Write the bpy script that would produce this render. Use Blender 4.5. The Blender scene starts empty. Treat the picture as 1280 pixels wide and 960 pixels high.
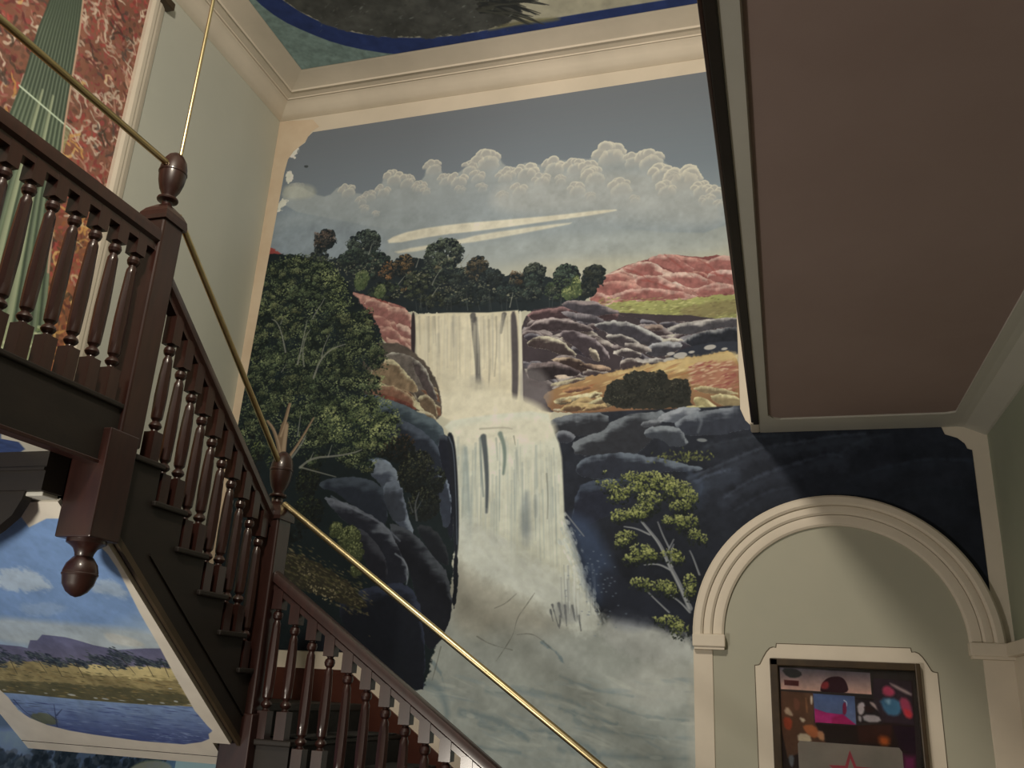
import bpy, bmesh, math, random
import numpy as np
from mathutils import Vector, Matrix
random.seed(7); rng = np.random.default_rng(11)
SC = bpy.context.scene; COL = SC.collection
# ------------------------------------------------------------------ camera
YAW, PITCH, ROLL, F = 0.30421222, -0.33764799, 0.05358111, 1100.0
def _rot():
    y, p, r = YAW, PITCH, ROLL
    Ry = np.array([[math.cos(y),0,math.sin(y)],[0,1,0],[-math.sin(y),0,math.cos(y)]])
    Rx = np.array([[1,0,0],[0,math.cos(p),-math.sin(p)],[0,math.sin(p),math.cos(p)]])
    Rz = np.array([[math.cos(r),-math.sin(r),0],[math.sin(r),math.cos(r),0],[0,0,1]])
    return Rz @ Rx @ Ry
R = _rot()
cam = bpy.data.cameras.new('camera'); co = bpy.data.objects.new('camera', cam); COL.objects.link(co)
cam.sensor_width = 36; cam.lens = 36*F/1280; cam.clip_start = .05
cx_ = Vector((R[0,0], R[0,2], -R[0,1])); cy_ = -Vector((R[1,0], R[1,2], -R[1,1])); cz_ = -Vector((R[2,0], R[2,2], -R[2,1]))
M3 = Matrix((cx_, cy_, cz_)).transposed(); co.matrix_world = M3.to_4x4()
SC.camera = co
# ------------------------------------------------------------------ world, lights, exposure
w = bpy.data.worlds.new('world'); SC.world = w; w.use_nodes = True
w.node_tree.nodes['Background'].inputs[0].default_value = (1.0, .90, .76, 1)
w.node_tree.nodes['Background'].inputs[1].default_value = .22
SC.view_settings.view_transform = 'Standard'; SC.view_settings.look = 'None'
SC.view_settings.gamma = 1; SC.view_settings.use_curve_mapping = False
SC.view_settings.exposure = 0.0
def area(name, loc, target, size, power, col):
    l = bpy.data.lights.new(name, 'AREA'); l.shape = 'DISK'; l.size = size; l.energy = power; l.color = col
    o = bpy.data.objects.new(name, l); COL.objects.link(o); o.location = loc
    o.rotation_euler = (Vector(target)-Vector(loc)).to_track_quat('-Z','Y').to_euler(); return o
WARM = (1.0, .88, .72)
area('stairwell_lamp', (-1.35, .6, 3.5), (-1.6, 5.5, 2.2), .45, 122, WARM)
area('hall_lamp', (-2.75, -.1, -.75), (-2.9, 4.0, .6), .55, 66, (1.0,.91,.78))
# ------------------------------------------------------------------ materials
def nm(name):
    m = bpy.data.materials.new(name); m.use_nodes = True
    nt = m.node_tree; return m, nt, nt.nodes['Principled BSDF']
def ramp(nt, src, stops):
    r = nt.nodes.new('ShaderNodeValToRGB'); e = r.color_ramp.elements
    e[0].position, e[0].color = stops[0][0], (*stops[0][1],1)
    e[1].position, e[1].color = stops[-1][0], (*stops[-1][1],1)
    for p, c in stops[1:-1]:
        k = e.new(p); k.color = (*c,1)
    nt.links.new(src, r.inputs[0]); return r.outputs[0]
def noise(nt, scale, detail=4, stretch=(1,1,1), rough=.6):
    tc = nt.nodes.new('ShaderNodeTexCoord'); mp = nt.nodes.new('ShaderNodeMapping'); mp.inputs['Scale'].default_value = stretch
    n = nt.nodes.new('ShaderNodeTexNoise'); n.inputs['Scale'].default_value = scale; n.inputs['Detail'].default_value = detail; n.inputs['Roughness'].default_value = rough
    nt.links.new(tc.outputs['Object'], mp.inputs[0]); nt.links.new(mp.outputs[0], n.inputs['Vector']); return n.outputs['Fac']
def bump(nt, b, src, s=.2, d=.01):
    k = nt.nodes.new('ShaderNodeBump'); k.inputs['Strength'].default_value = s; k.inputs['Distance'].default_value = d
    nt.links.new(src, k.inputs['Height']); nt.links.new(k.outputs[0], b.inputs['Normal'])
def mat(name, c1, c2, scale=6, rough=.6, metal=0, bs=.15, stretch=(1,1,1), coat=0):
    m, nt, b = nm(name); f = noise(nt, scale, 5, stretch)
    nt.links.new(ramp(nt, f, [(.3,c1),(.7,c2)]), b.inputs['Base Color'])
    b.inputs['Roughness'].default_value = rough; b.inputs['Metallic'].default_value = metal
    b.inputs['Coat Weight'].default_value = coat; b.inputs['Coat Roughness'].default_value = .15
    if bs: bump(nt, b, noise(nt, scale*14, 3, stretch), bs, .002)
    return m
M = dict(
 wood=mat('dark_mahogany', (.019,.0062,.0048), (.036,.0115,.0085), 5, .40, stretch=(6,6,1), bs=.1, coat=.35),
 wood_dark=mat('dark_stained_timber', (.010,.0075,.006), (.018,.013,.010), 4, .6, stretch=(1,1,3)),
 redwood=mat('red_brown_skirting_paint', (.055,.014,.009), (.085,.024,.013), 4, .45),
 brass=mat('aged_brass', (.50,.41,.22), (.64,.54,.32), 9, .34, metal=1, bs=.03),
 cream=mat('cream_plaster_paint', (.70,.64,.54), (.80,.73,.62), 2.2, .65),
 peach=mat('peach_stained_plaster', (.66,.52,.38), (.80,.68,.53), 2.6, .7),
 greywall=mat('pale_grey_blue_wall_paint', (.56,.585,.53), (.60,.62,.56), 1.2, .6),
 greenwall=mat('pale_sage_wall_paint', (.415,.42,.345), (.465,.46,.375), 1.3, .65),
 rightwall=mat('grey_green_wall_paint', (.30,.34,.26), (.36,.39,.31), 1.5, .65),
 pink=mat('dusky_mauve_ceiling_paint', (.33,.245,.225), (.37,.28,.26), 1.4, .75),
 border=mat('pale_grey_border_paint', (.56,.56,.51), (.62,.615,.56), 2, .6),
 carpet=mat('dark_stair_carpet', (.010,.010,.011), (.022,.021,.020), 40, .95, bs=.6),
 floorm=mat('brown_hall_floor', (.10,.06,.04), (.17,.11,.07), 3, .5),
 bronze=mat('dark_picture_frame', (.035,.022,.012), (.07,.045,.022), 8, .4),
 lineg=mat('dark_joint_line', (.10,.085,.06), (.16,.13,.09), 9, .8),
)
# ------------------------------------------------------------------ mesh helpers
def tag(o, label=None, cat=None, group=None, kind=None):
    if label: o['label'] = label
    if cat: o['category'] = cat
    if group: o['group'] = group
    if kind: o['kind'] = kind
    return o
def obj(name, bm, m, parent=None, smooth=False):
    me = bpy.data.meshes.new(name); bmesh.ops.recalc_face_normals(bm, faces=bm.faces); bm.to_mesh(me); bm.free()
    me.materials.append(m)
    if smooth:
        me.polygons.foreach_set('use_smooth', [True]*len(me.polygons)); me.set_sharp_from_angle(angle=math.radians(26))
    o = bpy.data.objects.new(name, me); COL.objects.link(o)
    if parent is not None:
        o.parent = parent; o.matrix_parent_inverse = Matrix.Translation(-Vector(parent.location))
    return o
def empty(name, loc, label, cat, group=None):
    o = bpy.data.objects.new(name, None); COL.objects.link(o); o.location = loc; o.empty_display_size = .1
    return tag(o, label, cat, group)
def box(bm, a, b, bev=0):
    vs = [bm.verts.new((x,y,z)) for x in (a[0],b[0]) for y in (a[1],b[1]) for z in (a[2],b[2])]
    fs = [bm.faces.new([vs[i] for i in f]) for f in ((0,1,3,2),(4,6,7,5),(0,4,5,1),(2,3,7,6),(0,2,6,4),(1,5,7,3))]
    if bev:
        es = list({e for f in fs for e in f.edges})
        bmesh.ops.bevel(bm, geom=es, offset=bev, segments=2, affect='EDGES', profile=.5)
    return bm
def bx(a, b, bev=0): return box(bmesh.new(), a, b, bev)
def prism(bm, pts, vec):          # polygon (3d points) extruded by vec
    v0 = [bm.verts.new(p) for p in pts]; v1 = [bm.verts.new(Vector(p)+Vector(vec)) for p in pts]
    bm.faces.new(v0); bm.faces.new(v1[::-1]); n = len(pts)
    for i in range(n): bm.faces.new((v0[i], v0[(i+1)%n], v1[(i+1)%n], v1[i]))
    return bm
def sweep(bm, prof, p0, p1, side):  # prof: list (s, z); vertical cut ends
    p0, p1, side = Vector(p0), Vector(p1), Vector(side)
    a = [bm.verts.new(p0+side*s+Vector((0,0,z))) for s,z in prof]; b = [bm.verts.new(p1+side*s+Vector((0,0,z))) for s,z in prof]
    bm.faces.new(a); bm.faces.new(b[::-1]); n = len(prof)
    for i in range(n): bm.faces.new((a[i], a[(i+1)%n], b[(i+1)%n], b[i]))
    return bm
def lathe(bm, prof, c, seg=14, flute=None):   # prof: list (r, z) ; flute(z)->amplitude
    rings = []
    for r, z in prof:
        fl = flute(z) if flute else 0
        rings.append([bm.verts.new((c[0]+(r*(1-fl*(k%2)))*math.cos(2*math.pi*k/seg), c[1]+(r*(1-fl*(k%2)))*math.sin(2*math.pi*k/seg), c[2]+z)) for k in range(seg)])
    for a, b in zip(rings, rings[1:]):
        for k in range(seg): bm.faces.new((a[k], a[(k+1)%seg], b[(k+1)%seg], b[k]))
    bm.faces.new(rings[0][::-1]); bm.faces.new(rings[-1]); return bm
def tube(bm, p0, p1, r, seg=14):
    p0, p1 = Vector(p0), Vector(p1); d = (p1-p0).normalized(); u = d.orthogonal().normalized(); v = d.cross(u)
    a = [[bm.verts.new(p+u*r*math.cos(2*math.pi*k/seg)+v*r*math.sin(2*math.pi*k/seg)) for k in range(seg)] for p in (p0,p1)]
    for k in range(seg): bm.faces.new((a[0][k], a[0][(k+1)%seg], a[1][(k+1)%seg], a[1][k]))
    bm.faces.new(a[0][::-1]); bm.faces.new(a[1]); return bm
def ray(px, py):
    d = R.T @ np.array([(px-640)/F, (py-480)/F, 1.0]); return np.array([d[0], d[2], -d[1]])
# ------------------------------------------------------------------ painter for the murals (flat artwork on its own plane)
ILL = np.array([.70,.60,.50])
def s2l(c): c = np.clip(c,0,1); return np.where(c<=.04045, c/12.92, ((c+.055)/1.055)**2.4)
def chaikin(p, n=2, closed=True):
    p = np.asarray(p, float)
    for _ in range(n):
        q = np.roll(p,-1,0) if closed else p[1:]; a = p if closed else p[:-1]
        p2 = np.empty((len(a)*2,2)); p2[0::2] = a*.75+q*.25; p2[1::2] = a*.25+q*.75
        if not closed: p2 = np.vstack([p[:1],p2,p[-1:]])
        p = p2
    return p
def vnoise(h, w, cell, octs=3, ax=(1,1)):
    out = np.zeros((h,w),np.float32); amp = 1; tot = 0
    for o in range(octs):
        cy, cx = max(1.5,cell*ax[1]/2**o), max(1.5,cell*ax[0]/2**o)
        g = rng.random((int(h/cy)+3, int(w/cx)+3)).astype(np.float32)
        y = np.arange(h)/cy; x = np.arange(w)/cx; yi = y.astype(int); xi = x.astype(int)
        fy = (y-yi)[:,None]; fx = (x-xi)[None]; fy = fy*fy*(3-2*fy); fx = fx*fx*(3-2*fx)
        a = g[yi][:,xi]*(1-fx)+g[yi][:,xi+1]*fx; b = g[yi+1][:,xi]*(1-fx)+g[yi+1][:,xi+1]*fx
        out += amp*(a*(1-fy)+b*fy); tot += amp; amp *= .55
    return out/tot
class Paint:
    def __init__(s, O, U, V, w, h, res, base):
        s.O, s.U, s.V = map(lambda a: np.array(a,float), (O,U,V)); s.N = np.cross(s.U,s.V); s.w, s.h, s.res = w, h, res
        s.W, s.H = int(w*res), int(h*res); s.c = np.empty((s.H,s.W,3),np.float32); s.c[:] = np.array(base)/255
        s.n1 = vnoise(s.H,s.W,7); s.n2 = vnoise(s.H,s.W,28); s.n3 = vnoise(s.H,s.W,100)
        s.n4 = vnoise(s.H,s.W,9,3,(2.6,.8)); s.k = 1.3*res/240
    def P(s, pts):                 # photograph point -> canvas pixel (row 0 at the top)
        out = []
        for x, y in pts:
            d = ray(x,y); t = s.O.dot(s.N)/d.dot(s.N); q = d*t-s.O
            out.append((q.dot(s.U)*s.res, s.H-q.dot(s.V)*s.res))
        return np.array(out)
    def box(s, p, m):
        x0,y0 = np.floor(p.min(0)-m).astype(int); x1,y1 = np.ceil(p.max(0)+m).astype(int)+1
        return max(0,x0), max(0,y0), min(s.W,x1), min(s.H,y1)
    def sdf(s, p, b):
        x0,y0,x1,y1 = b; Y,X = np.mgrid[y0:y1,x0:x1].astype(np.float32); Y += .5; X += .5
        d = np.full(X.shape,1e9,np.float32); ins = np.zeros(X.shape,bool)
        for a,c in zip(p, np.roll(p,-1,0)):
            ex,ey = c-a; L = ex*ex+ey*ey+1e-9; t = np.clip(((X-a[0])*ex+(Y-a[1])*ey)/L,0,1)
            d = np.minimum(d,(X-a[0]-t*ex)**2+(Y-a[1]-t*ey)**2)
            cr = (a[1]>Y)!=(c[1]>Y); ins ^= cr & (X < (c[0]-a[0])*(Y-a[1])/((c[1]-a[1]) if abs(c[1]-a[1])>1e-9 else 1e-9)+a[0])
        return np.sqrt(d)*np.where(ins,1,-1)
    def put(s, b, al, col):
        x0,y0,x1,y1 = b; v = s.c[y0:y1,x0:x1]; v += (col-v)*al[...,None]
    def poly(s, pts, col, feather=1, alpha=1, sm=2, vary=.05, rag=0, col2=None, ang=0):
        p = s.P(pts); p = chaikin(p,sm) if sm else p; b = s.box(p, feather*s.k+2)
        if b[2]<=b[0] or b[3]<=b[1]: return
        d = s.sdf(p,b); x0,y0,x1,y1 = b
        if rag: d = d+(s.n1[y0:y1,x0:x1]-.5)*rag*2*s.k
        al = np.clip(d/(feather*s.k)+.5,0,1)*alpha; c = np.ones(d.shape+(3,),np.float32)*np.array(col)/255
        if col2 is not None:       # gradient from top to bottom of the shape (ang turns it)
            Y,X = np.mgrid[y0:y1,x0:x1]; g = Y*math.cos(ang)+X*math.sin(ang)
            gp = p[:,1]*math.cos(ang)+p[:,0]*math.sin(ang); t = np.clip((g-gp.min())/(gp.max()-gp.min()+1e-6),0,1)[...,None]
            c = c*(1-t)+np.array(col2)/255*t
        c = c*(1+(s.n2[y0:y1,x0:x1]-.5)*vary*4+(s.n1[y0:y1,x0:x1]-.5)*vary*2)[...,None]
        s.put(b, al, c)
    def rock(s, pts, dark, light, band=10, sm=1, power=1.0, tilt=0, vary=.12, feather=1.0, rag=2.2, clip=None):  # boulder with a pale upper rim
        p = chaikin(s.P(pts),sm); b = s.box(p,3)
        if b[2]<=b[0] or b[3]<=b[1]: return
        x0,y0,x1,y1 = b; d = s.sdf(p,b)+((s.n1[y0:y1,x0:x1]-.5)*1.2+(s.n2[y0:y1,x0:x1]-.5)*1.6)*rag*s.k; m = d>0; al = np.clip(d/(feather*s.k)+.5,0,1)
        if clip is not None: al = al*clip[y0:y1,x0:x1]
        run = np.zeros(d.shape,np.float32); acc = np.zeros(d.shape[1],np.float32)
        for r in range(d.shape[0]):
            if tilt: acc = np.roll(acc, 1 if (tilt>0 and r%max(1,int(1/abs(tilt)))==0) else (-1 if (tilt<0 and r%max(1,int(1/abs(tilt)))==0) else 0))
            acc = np.where(m[r], acc+1, 0); run[r] = acc
        t = run/(band*s.k)+(s.n2[y0:y1,x0:x1]-.5)*1.3+(s.n4[y0:y1,x0:x1]-.5)*1.1-.08; t = np.clip(t,0,1); t = t*t*(3-2*t)
        t = np.clip(t,0,1)**power; t = t[...,None]
        c = np.array(light)/255*(1-t)+np.array(dark)/255*t
        c = c*(1+(s.n1[y0:y1,x0:x1]-.5)*vary*3)[...,None]; s.put(b, al, c)
    def stroke(s, pts, w0, w1, col, alpha=1, soft=.8, sm=2, rag=0):
        p = chaikin(s.P(pts),sm,False) if len(pts)>2 else s.P(pts); m = max(w0,w1)*s.k+soft*s.k+2; b = s.box(p,m)
        if b[2]<=b[0] or b[3]<=b[1]: return
        x0,y0,x1,y1 = b; Y,X = np.mgrid[y0:y1,x0:x1].astype(np.float32); best = np.full(X.shape,-1e9,np.float32)
        n = len(p)-1
        for i in range(n):
            a,c = p[i],p[i+1]; ex,ey = c-a; L = ex*ex+ey*ey+1e-9; t = np.clip(((X-a[0])*ex+(Y-a[1])*ey)/L,0,1)
            wd = (w0+(w1-w0)*(i+t)/n)*s.k*.5
            best = np.maximum(best, wd-np.hypot(X-a[0]-t*ex,Y-a[1]-t*ey))
        if rag: best = best+(s.n1[y0:y1,x0:x1]-.5)*rag*2*s.k
        s.put(b, np.clip(best/(soft*s.k)+.5,0,1)*alpha, np.array(col)/255)
    def dab(s, x, y, rx, ry, an, col, al=1):    # canvas pixels
        m = int(max(rx,ry)+2); x0,y0,x1,y1 = max(0,int(x)-m),max(0,int(y)-m),min(s.W,int(x)+m+1),min(s.H,int(y)+m+1)
        if x1<=x0 or y1<=y0: return
        Y,X = np.ogrid[y0:y1,x0:x1]; X = X-x; Y = Y-y; ca,sa = math.cos(an),math.sin(an)
        q = np.sqrt(((X*ca+Y*sa)/rx)**2+((Y*ca-X*sa)/ry)**2); a = np.clip((1.15-q)*min(rx,ry),0,1)*al
        v = s.c[y0:y1,x0:x1]; v += (np.array(col)/255-v)*a[...,None]
    def crown(s, cx, cy, rx, ry, dark, light, n, size=2.0, hi=.5, flat=.8, solid=True, seed=None):
        c = s.P([(cx,cy)])[0]; k = s.k; D, L = np.array(dark,float), np.array(light,float)
        if solid:
            for i in range(int(n*.7)):
                a = random.random()*6.283; q = math.sqrt(random.random())*.93
                s.dab(c[0]+math.cos(a)*q*rx*k, c[1]+math.sin(a)*q*ry*k, size*k*1.5, size*k*1.2, random.random()*3, D*(.8+.4*random.random()), .9)
        for i in range(n):
            a = random.random()*6.283; q = math.sqrt(random.random()); u, v = math.cos(a)*q, math.sin(a)*q
            t = min(1,max(0, hi-.55*v-.2*u+random.gauss(0,.22))); cc = D*(1-t)+L*t
            s.dab(c[0]+u*rx*k, c[1]+v*ry*k, size*k*(.5+.6*random.random()), size*k*(.35+.4*random.random())*flat, random.random()*3.1, cc*(.9+.2*random.random()), .85)
    def mask(s, pts, sm=1, feather=1):
        p = s.P(pts); p = chaikin(p,sm) if sm else p; b = s.box(p,3); m = np.zeros((s.H,s.W),np.float32); m[b[1]:b[3],b[0]:b[2]] = np.clip(s.sdf(p,b)/(feather*s.k)+.5,0,1); return m
    def rockfield(s, pts, n, wr, pal, slope=0, band=8, asp=.34):    # overlapping boulders, far to near, clipped to the region
        m = s.mask(pts); xs = [q[0] for q in pts]; ys = [q[1] for q in pts]; it = []
        for _ in range(n): it.append((random.uniform(min(ys),max(ys)), random.uniform(min(xs),max(xs))))
        for y,x in sorted(it):
            w_ = random.uniform(*wr)*(.6+.7*(y-min(ys))/(max(ys)-min(ys)+1)); h = w_*asp*random.uniform(.8,1.3); sl = slope+random.uniform(-.12,.18); L, D = random.choice(pal)
            P_ = [(-1,.35),(-.8,-.25),(-.35,-.8),(.2,-.9),(.7,-.45),(1,.25),(.8,.9),(0,1.1),(-.8,.9)]
            P_ = [(x+w_*.5*a, y+h*.5*b_+sl*w_*.5*a) for a,b_ in [(a*random.uniform(.85,1.1),b_*random.uniform(.8,1.15)) for a,b_ in P_]]
            s.rock(P_, D, L, band=band*random.uniform(.7,1.3), clip=m, rag=1.6)
    def lumps(s, cx, cy, rx, ry, light, n, r=6, dark=(34,38,38)):     # rounded leaf clumps, each lit from above
        for _ in range(n):
            a = random.random()*6.283; q = math.sqrt(random.random())*.85; x = cx+math.cos(a)*q*rx; y = cy+math.sin(a)*q*ry; rr = r*random.uniform(.6,1.25)
            s.crown(x, y+rr*.4, rr, rr*.6, dark, dark, 10, size=1.9, hi=.2, solid=False)
            c = np.array(light,float)*random.uniform(.75,1.2)
            s.crown(x-rr*.1, y-rr*.2, rr*.9, rr*.6, c*.62, c, int(18+rr*3), size=1.5, hi=.55, solid=False)
    def foliage(s, pts, n, dark, light, size=2.0, lit=.42, gain=9, fill=None, edge=6, sm=1):   # leaf dabs lit by the slope of the clump noise
        m = s.mask(pts, sm, edge) ; p = s.P(pts); x0,y0 = p.min(0); x1,y1 = p.max(0); D, L = np.array(dark,float), np.array(light,float); k = s.k
        if fill is not None: s.poly(pts, fill, feather=2, rag=edge*.7, sm=sm)
        o = int(5*k)
        for i in range(n):
            x = random.uniform(x0,x1); y = random.uniform(y0,y1); X, Y = int(x), int(y)
            if not (0<=X<s.W and o<=Y<s.H-o): continue
            if m[Y,X] < random.random()*.9+.05: continue
            g = s.n2[Y+o,max(0,X-2)]-s.n2[Y-o,X]; t = min(1,max(0, lit-g*gain*.35+random.gauss(0,.16)))
            if t < .12 and random.random()<.6: continue
            c = D*(1-t)+L*t; s.dab(x, y, size*k*random.uniform(.45,1.0), size*k*random.uniform(.3,.62), random.uniform(-.6,1.2), c*random.uniform(.88,1.14), .85)
    def grad(s, rows):             # vertical gradient through photo heights along x=620
        ys = [s.P([(620,y)])[0][1] for y,_ in rows]; cs = np.array([c for _,c in rows])/255.; Y = np.arange(s.H)
        for k in range(3): s.c[...,k] = np.interp(Y, ys, cs[:,k])[:,None]
    def finish(s, name, rough=.55, ill=None, grey=0):
        if grey: s.c = s.c*(1-grey)+s.c.mean(2,keepdims=True)*grey
        a = s2l(s.c)/(ILL if ill is None else np.array(ill)); a = np.clip(a,0,.88); img = bpy.data.images.new(name, s.W, s.H, float_buffer=False)
        e = np.where(a<=.0031308, a*12.92, 1.055*np.power(np.maximum(a,1e-6),1/2.4)-.055)
        px = np.ones((s.H,s.W,4),np.float32); px[...,:3] = e[::-1]; img.pixels.foreach_set(px.ravel()); img.update(); img.pack()
        m, nt, b = nm(name+'_paint'); t = nt.nodes.new('ShaderNodeTexImage'); t.image = img; t.extension = 'EXTEND'
        nt.links.new(t.outputs[0], b.inputs['Base Color']); b.inputs['Roughness'].default_value = rough; b.inputs['Specular IOR Level'].default_value = .14
        bump(nt, b, noise(nt, 9, 6), .12, .006)
        s.mat = m; return m
    def panel(s, name, poly, thick, parent=None, outward=1):   # poly: world points on the plane; slab grown away from the wall
        n = Vector(s.N)*outward; bm = bmesh.new(); uv = bm.loops.layers.uv.new('UVMap')
        v0 = [bm.verts.new(Vector(p)) for p in poly]; v1 = [bm.verts.new(Vector(p)+n*thick) for p in poly]; k = len(poly)
        bm.faces.new(v0); bm.faces.new(v1[::-1])
        for i in range(k): bm.faces.new((v0[i], v0[(i+1)%k], v1[(i+1)%k], v1[i]))
        for f in bm.faces:
            for l in f.loops:
                q = np.array(l.vert.co)-s.O; l[uv].uv = (q.dot(s.U)/s.w, q.dot(s.V)/s.h)
        return obj(name, bm, s.mat, parent)
# ------------------------------------------------------------------ room measures (metres; the eye is the origin)
XL, XR, YB, ZF, ZC = -3.94, 1.19, 5.5, -1.6, 4.66
ZS = 1.62            # underside of the gallery on the right
def structure(name, bm, m): return tag(obj(name, bm, m), kind='structure')
structure('floor', bx((XL-.2,-4,ZF-.1),(XR+.2,YB+.2,ZF)), M['floorm'])
structure('wall_back', bx((XL-.2,YB,ZF),(XR+.2,YB+.2,ZC+.3)), M['cream'])
structure('wall_left', bx((XL-.2,-4,ZF),(XL,YB,ZC+.3)), M['greywall'])
structure('wall_right', bx((XR,-4,ZF),(XR+.2,YB,ZC+.3)), M['rightwall'])
structure('ceiling', bx((XL,-4,ZC+.012),(XR,YB,ZC+.12)), M['greenwall'])
# ------------------------------------------------------------------ the waterfall mural, painted stroke by stroke
def paint_waterfall():
    A = Paint((XL, YB, -1.4), (1,0,0), (0,0,1), 5.13, 6.0, 240, (100,106,114)); k = A.k
    A.grad([(90,(104,104,104)),(150,(106,107,109)),(230,(112,117,121)),(285,(128,134,135)),(330,(150,149,138)),(365,(170,162,138)),(400,(175,165,138))])
    # warm glow at the horizon right, cool haze left
    A.poly([(620,350),(700,315),(800,300),(920,280),(930,380),(620,400)], (172,163,138), feather=40, alpha=.7)
    A.poly([(340,250),(430,262),(480,300),(480,340),(340,330)], (122,128,132), feather=22, alpha=.7)
    # cumulus bank: body, then rim-lit puffs
    top = [(352,236),(375,232),(392,243),(410,247),(425,232),(440,232),(447,245),(475,237),(482,216),(500,216),(516,228),(530,226),(534,204),(548,206),(556,222),(572,218),(588,204),(600,190),(622,192),(630,208),(645,210),(660,202),(678,208),(690,197),(706,202),(722,198),(740,200),(752,184),(772,182),(786,196),(800,190),(822,190),(834,208),(850,210),(868,216),(880,232),(900,230),(908,250)]
    A.poly(top+[(908,292),(800,290),(700,272),(600,276),(500,290),(420,275),(356,262)], (150,149,142), feather=3, alpha=.97, col2=(128,134,136), sm=1, vary=.03)
    A.poly([(640,215),(850,215),(905,250),(905,290),(700,275),(600,262)], (158,154,144), feather=18, alpha=.7)
    A.poly([(340,262),(500,268),(620,268),(760,262),(910,280),(910,320),(340,330)], (138,141,138), feather=26, alpha=.62)
    A.poly([(340,275),(480,285),(480,330),(340,335)], (120,127,132), feather=22, alpha=.6)
    puffs = [(372,240,13,.3),(434,240,11,.9),(462,246,9,.7),(478,240,10,.8),(491,224,12,1),(508,228,11,.9),(525,234,9,.9),(541,211,12,1),(556,226,10,.9),(572,226,12,1),(586,212,11,1),(608,203,17,1),(596,222,10,.8),(630,222,10,.8),(636,218,10,.9),(657,216,14,1),(691,210,14,1),(718,210,13,1),(735,212,12,1),(762,196,19,1),(790,202,12,1),(812,202,16,1),(826,218,14,1),(853,226,20,1),(876,238,12,1),(893,242,10,1)]
    def puff(x, y, r, a):
        c = A.P([(x,y)])[0]; R_ = r*k; m = int(R_+4); x0,y0,x1,y1 = max(0,int(c[0])-m),max(0,int(c[1])-m),min(A.W,int(c[0])+m),min(A.H,int(c[1])+m)
        Y,X = np.mgrid[y0:y1,x0:x1].astype(np.float32); dx=(X-c[0])/R_; dy=(Y-c[1])/R_; q = np.hypot(dx,dy)+(A.n1[y0:y1,x0:x1]-.5)*.28
        up = np.clip((-dy*1.1+.35*np.abs(dx)+.25),0,1); rim = np.clip((q-.52)/.40,0,1)*up
        al = np.clip((1-q)*R_/1.2,0,1)*np.clip(.95-dy*1.6,0,1)*a; rim = rim[...,None]
        col = (np.array((158,151,140))*(1-rim)+np.array((201,188,163))*rim)/255; A.put((x0,y0,x1,y1), al, col)
    def cauli(x, y, r, a):
        for an in random.sample([-165,-140,-115,-90,-62,-38,-12],5):
            an = math.radians(an+random.uniform(-8,8)); rr = r*random.uniform(.42,.6); puff(x+math.cos(an)*r*.62, y+math.sin(an)*r*.55, rr, a)
        puff(x+r*.1, y+r*.25, r*.92, a*.55)
    for x,y,r,a in puffs: cauli(x,y,r*1.12,a)
    for x,y,r,a in [(455,262,8,.6),(470,268,6,.8),(452,252,9,.8),(532,240,8,.9),(520,236,8,.7),(575,238,8,.6),(602,236,9,.7),(648,238,12,.8),(676,226,13,.9),(720,238,13,.9),(738,246,8,.6),(742,222,16,1),(775,236,17,.9),(793,250,8,.6),(832,238,14,.9),(628,246,9,.5),(700,226,9,.8),(840,222,10,.7),(884,252,12,.7),(900,256,9,.8)]: cauli(x,y,r*.95,a*.8)
    # long streak clouds
    A.poly([(484,299),(515,288),(570,280),(620,276),(700,269),(748,263),(778,262),(750,268),(700,275),(600,289),(550,294),(487,306)], (199,186,160), feather=2.5, sm=1)
    A.poly([(492,314),(575,300),(600,293),(687,281),(724,278),(675,288),(600,302),(575,305),(500,318)], (190,179,155), feather=3, sm=1)
    A.poly([(560,312),(640,300),(760,290),(900,300),(900,318),(700,318),(600,326)], (150,151,143), feather=14, alpha=.45)
    # red hills
    def hill(poly, dk, li, band=9, **kw): A.rock(poly, dk, li, band=band, **kw)
    A.poly([(328,306),(345,312),(358,322),(350,345),(325,355)], (150,62,54), feather=2, rag=3, col2=(110,50,50))
    A.poly([(735,372),(755,345),(780,333),(830,318),(868,322),(915,318),(930,370),(860,380),(750,384)], (120,66,62), rag=2)
    A.rockfield([(735,376),(752,346),(780,334),(806,325),(830,318),(868,323),(890,327),(912,319),(930,335),(930,364),(880,370),(860,378),(780,380),(750,384)], 70, (28,70), [((200,166,146),(146,92,82)),((192,148,130),(138,80,72)),((184,130,112),(134,72,66)),((202,172,154),(150,102,90))], slope=.25, band=9)
    for p in [[(735,365),(752,346),(776,340),(800,350),(795,366),(760,372)],[(776,336),(806,326),(826,333),(834,345),(808,346),(785,343)],[(806,324),(830,317),(852,322),(872,340),(850,343),(828,334)],[(838,318),(862,322),(892,326),(902,340),(880,342),(858,330)],[(880,326),(914,317),(928,333),(915,338),(890,336)],[(746,354),(778,350),(800,356),(804,366),(780,370),(750,366)],[(790,348),(815,343),(840,352),(860,364),(830,366),(800,360)],[(832,342),(865,339),(890,352),(872,362),(848,356)],[(878,344),(910,336),(930,345),(928,358),(900,356)],[(862,368),(885,354),(912,354),(930,364),(905,370)],[(760,368),(800,359),(850,364),(870,372),(820,376),(770,376)],[(735,378),(740,366),(760,368),(770,378),(755,382)]]:
        hill(p, (140,84,76), random.choice([(196,158,140),(190,146,130),(198,164,148),(182,128,112)]), band=8, vary=.16)
    for p in [((780,336),(800,342),(812,352)),((830,318),(846,330),(866,346)),((872,324),(890,334),(896,345)),((800,350),(820,353),(838,362)),((882,340),(905,345),(918,354))]: A.stroke(p, 2.2, 1, (140,62,54), alpha=.45, rag=1.5)
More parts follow.
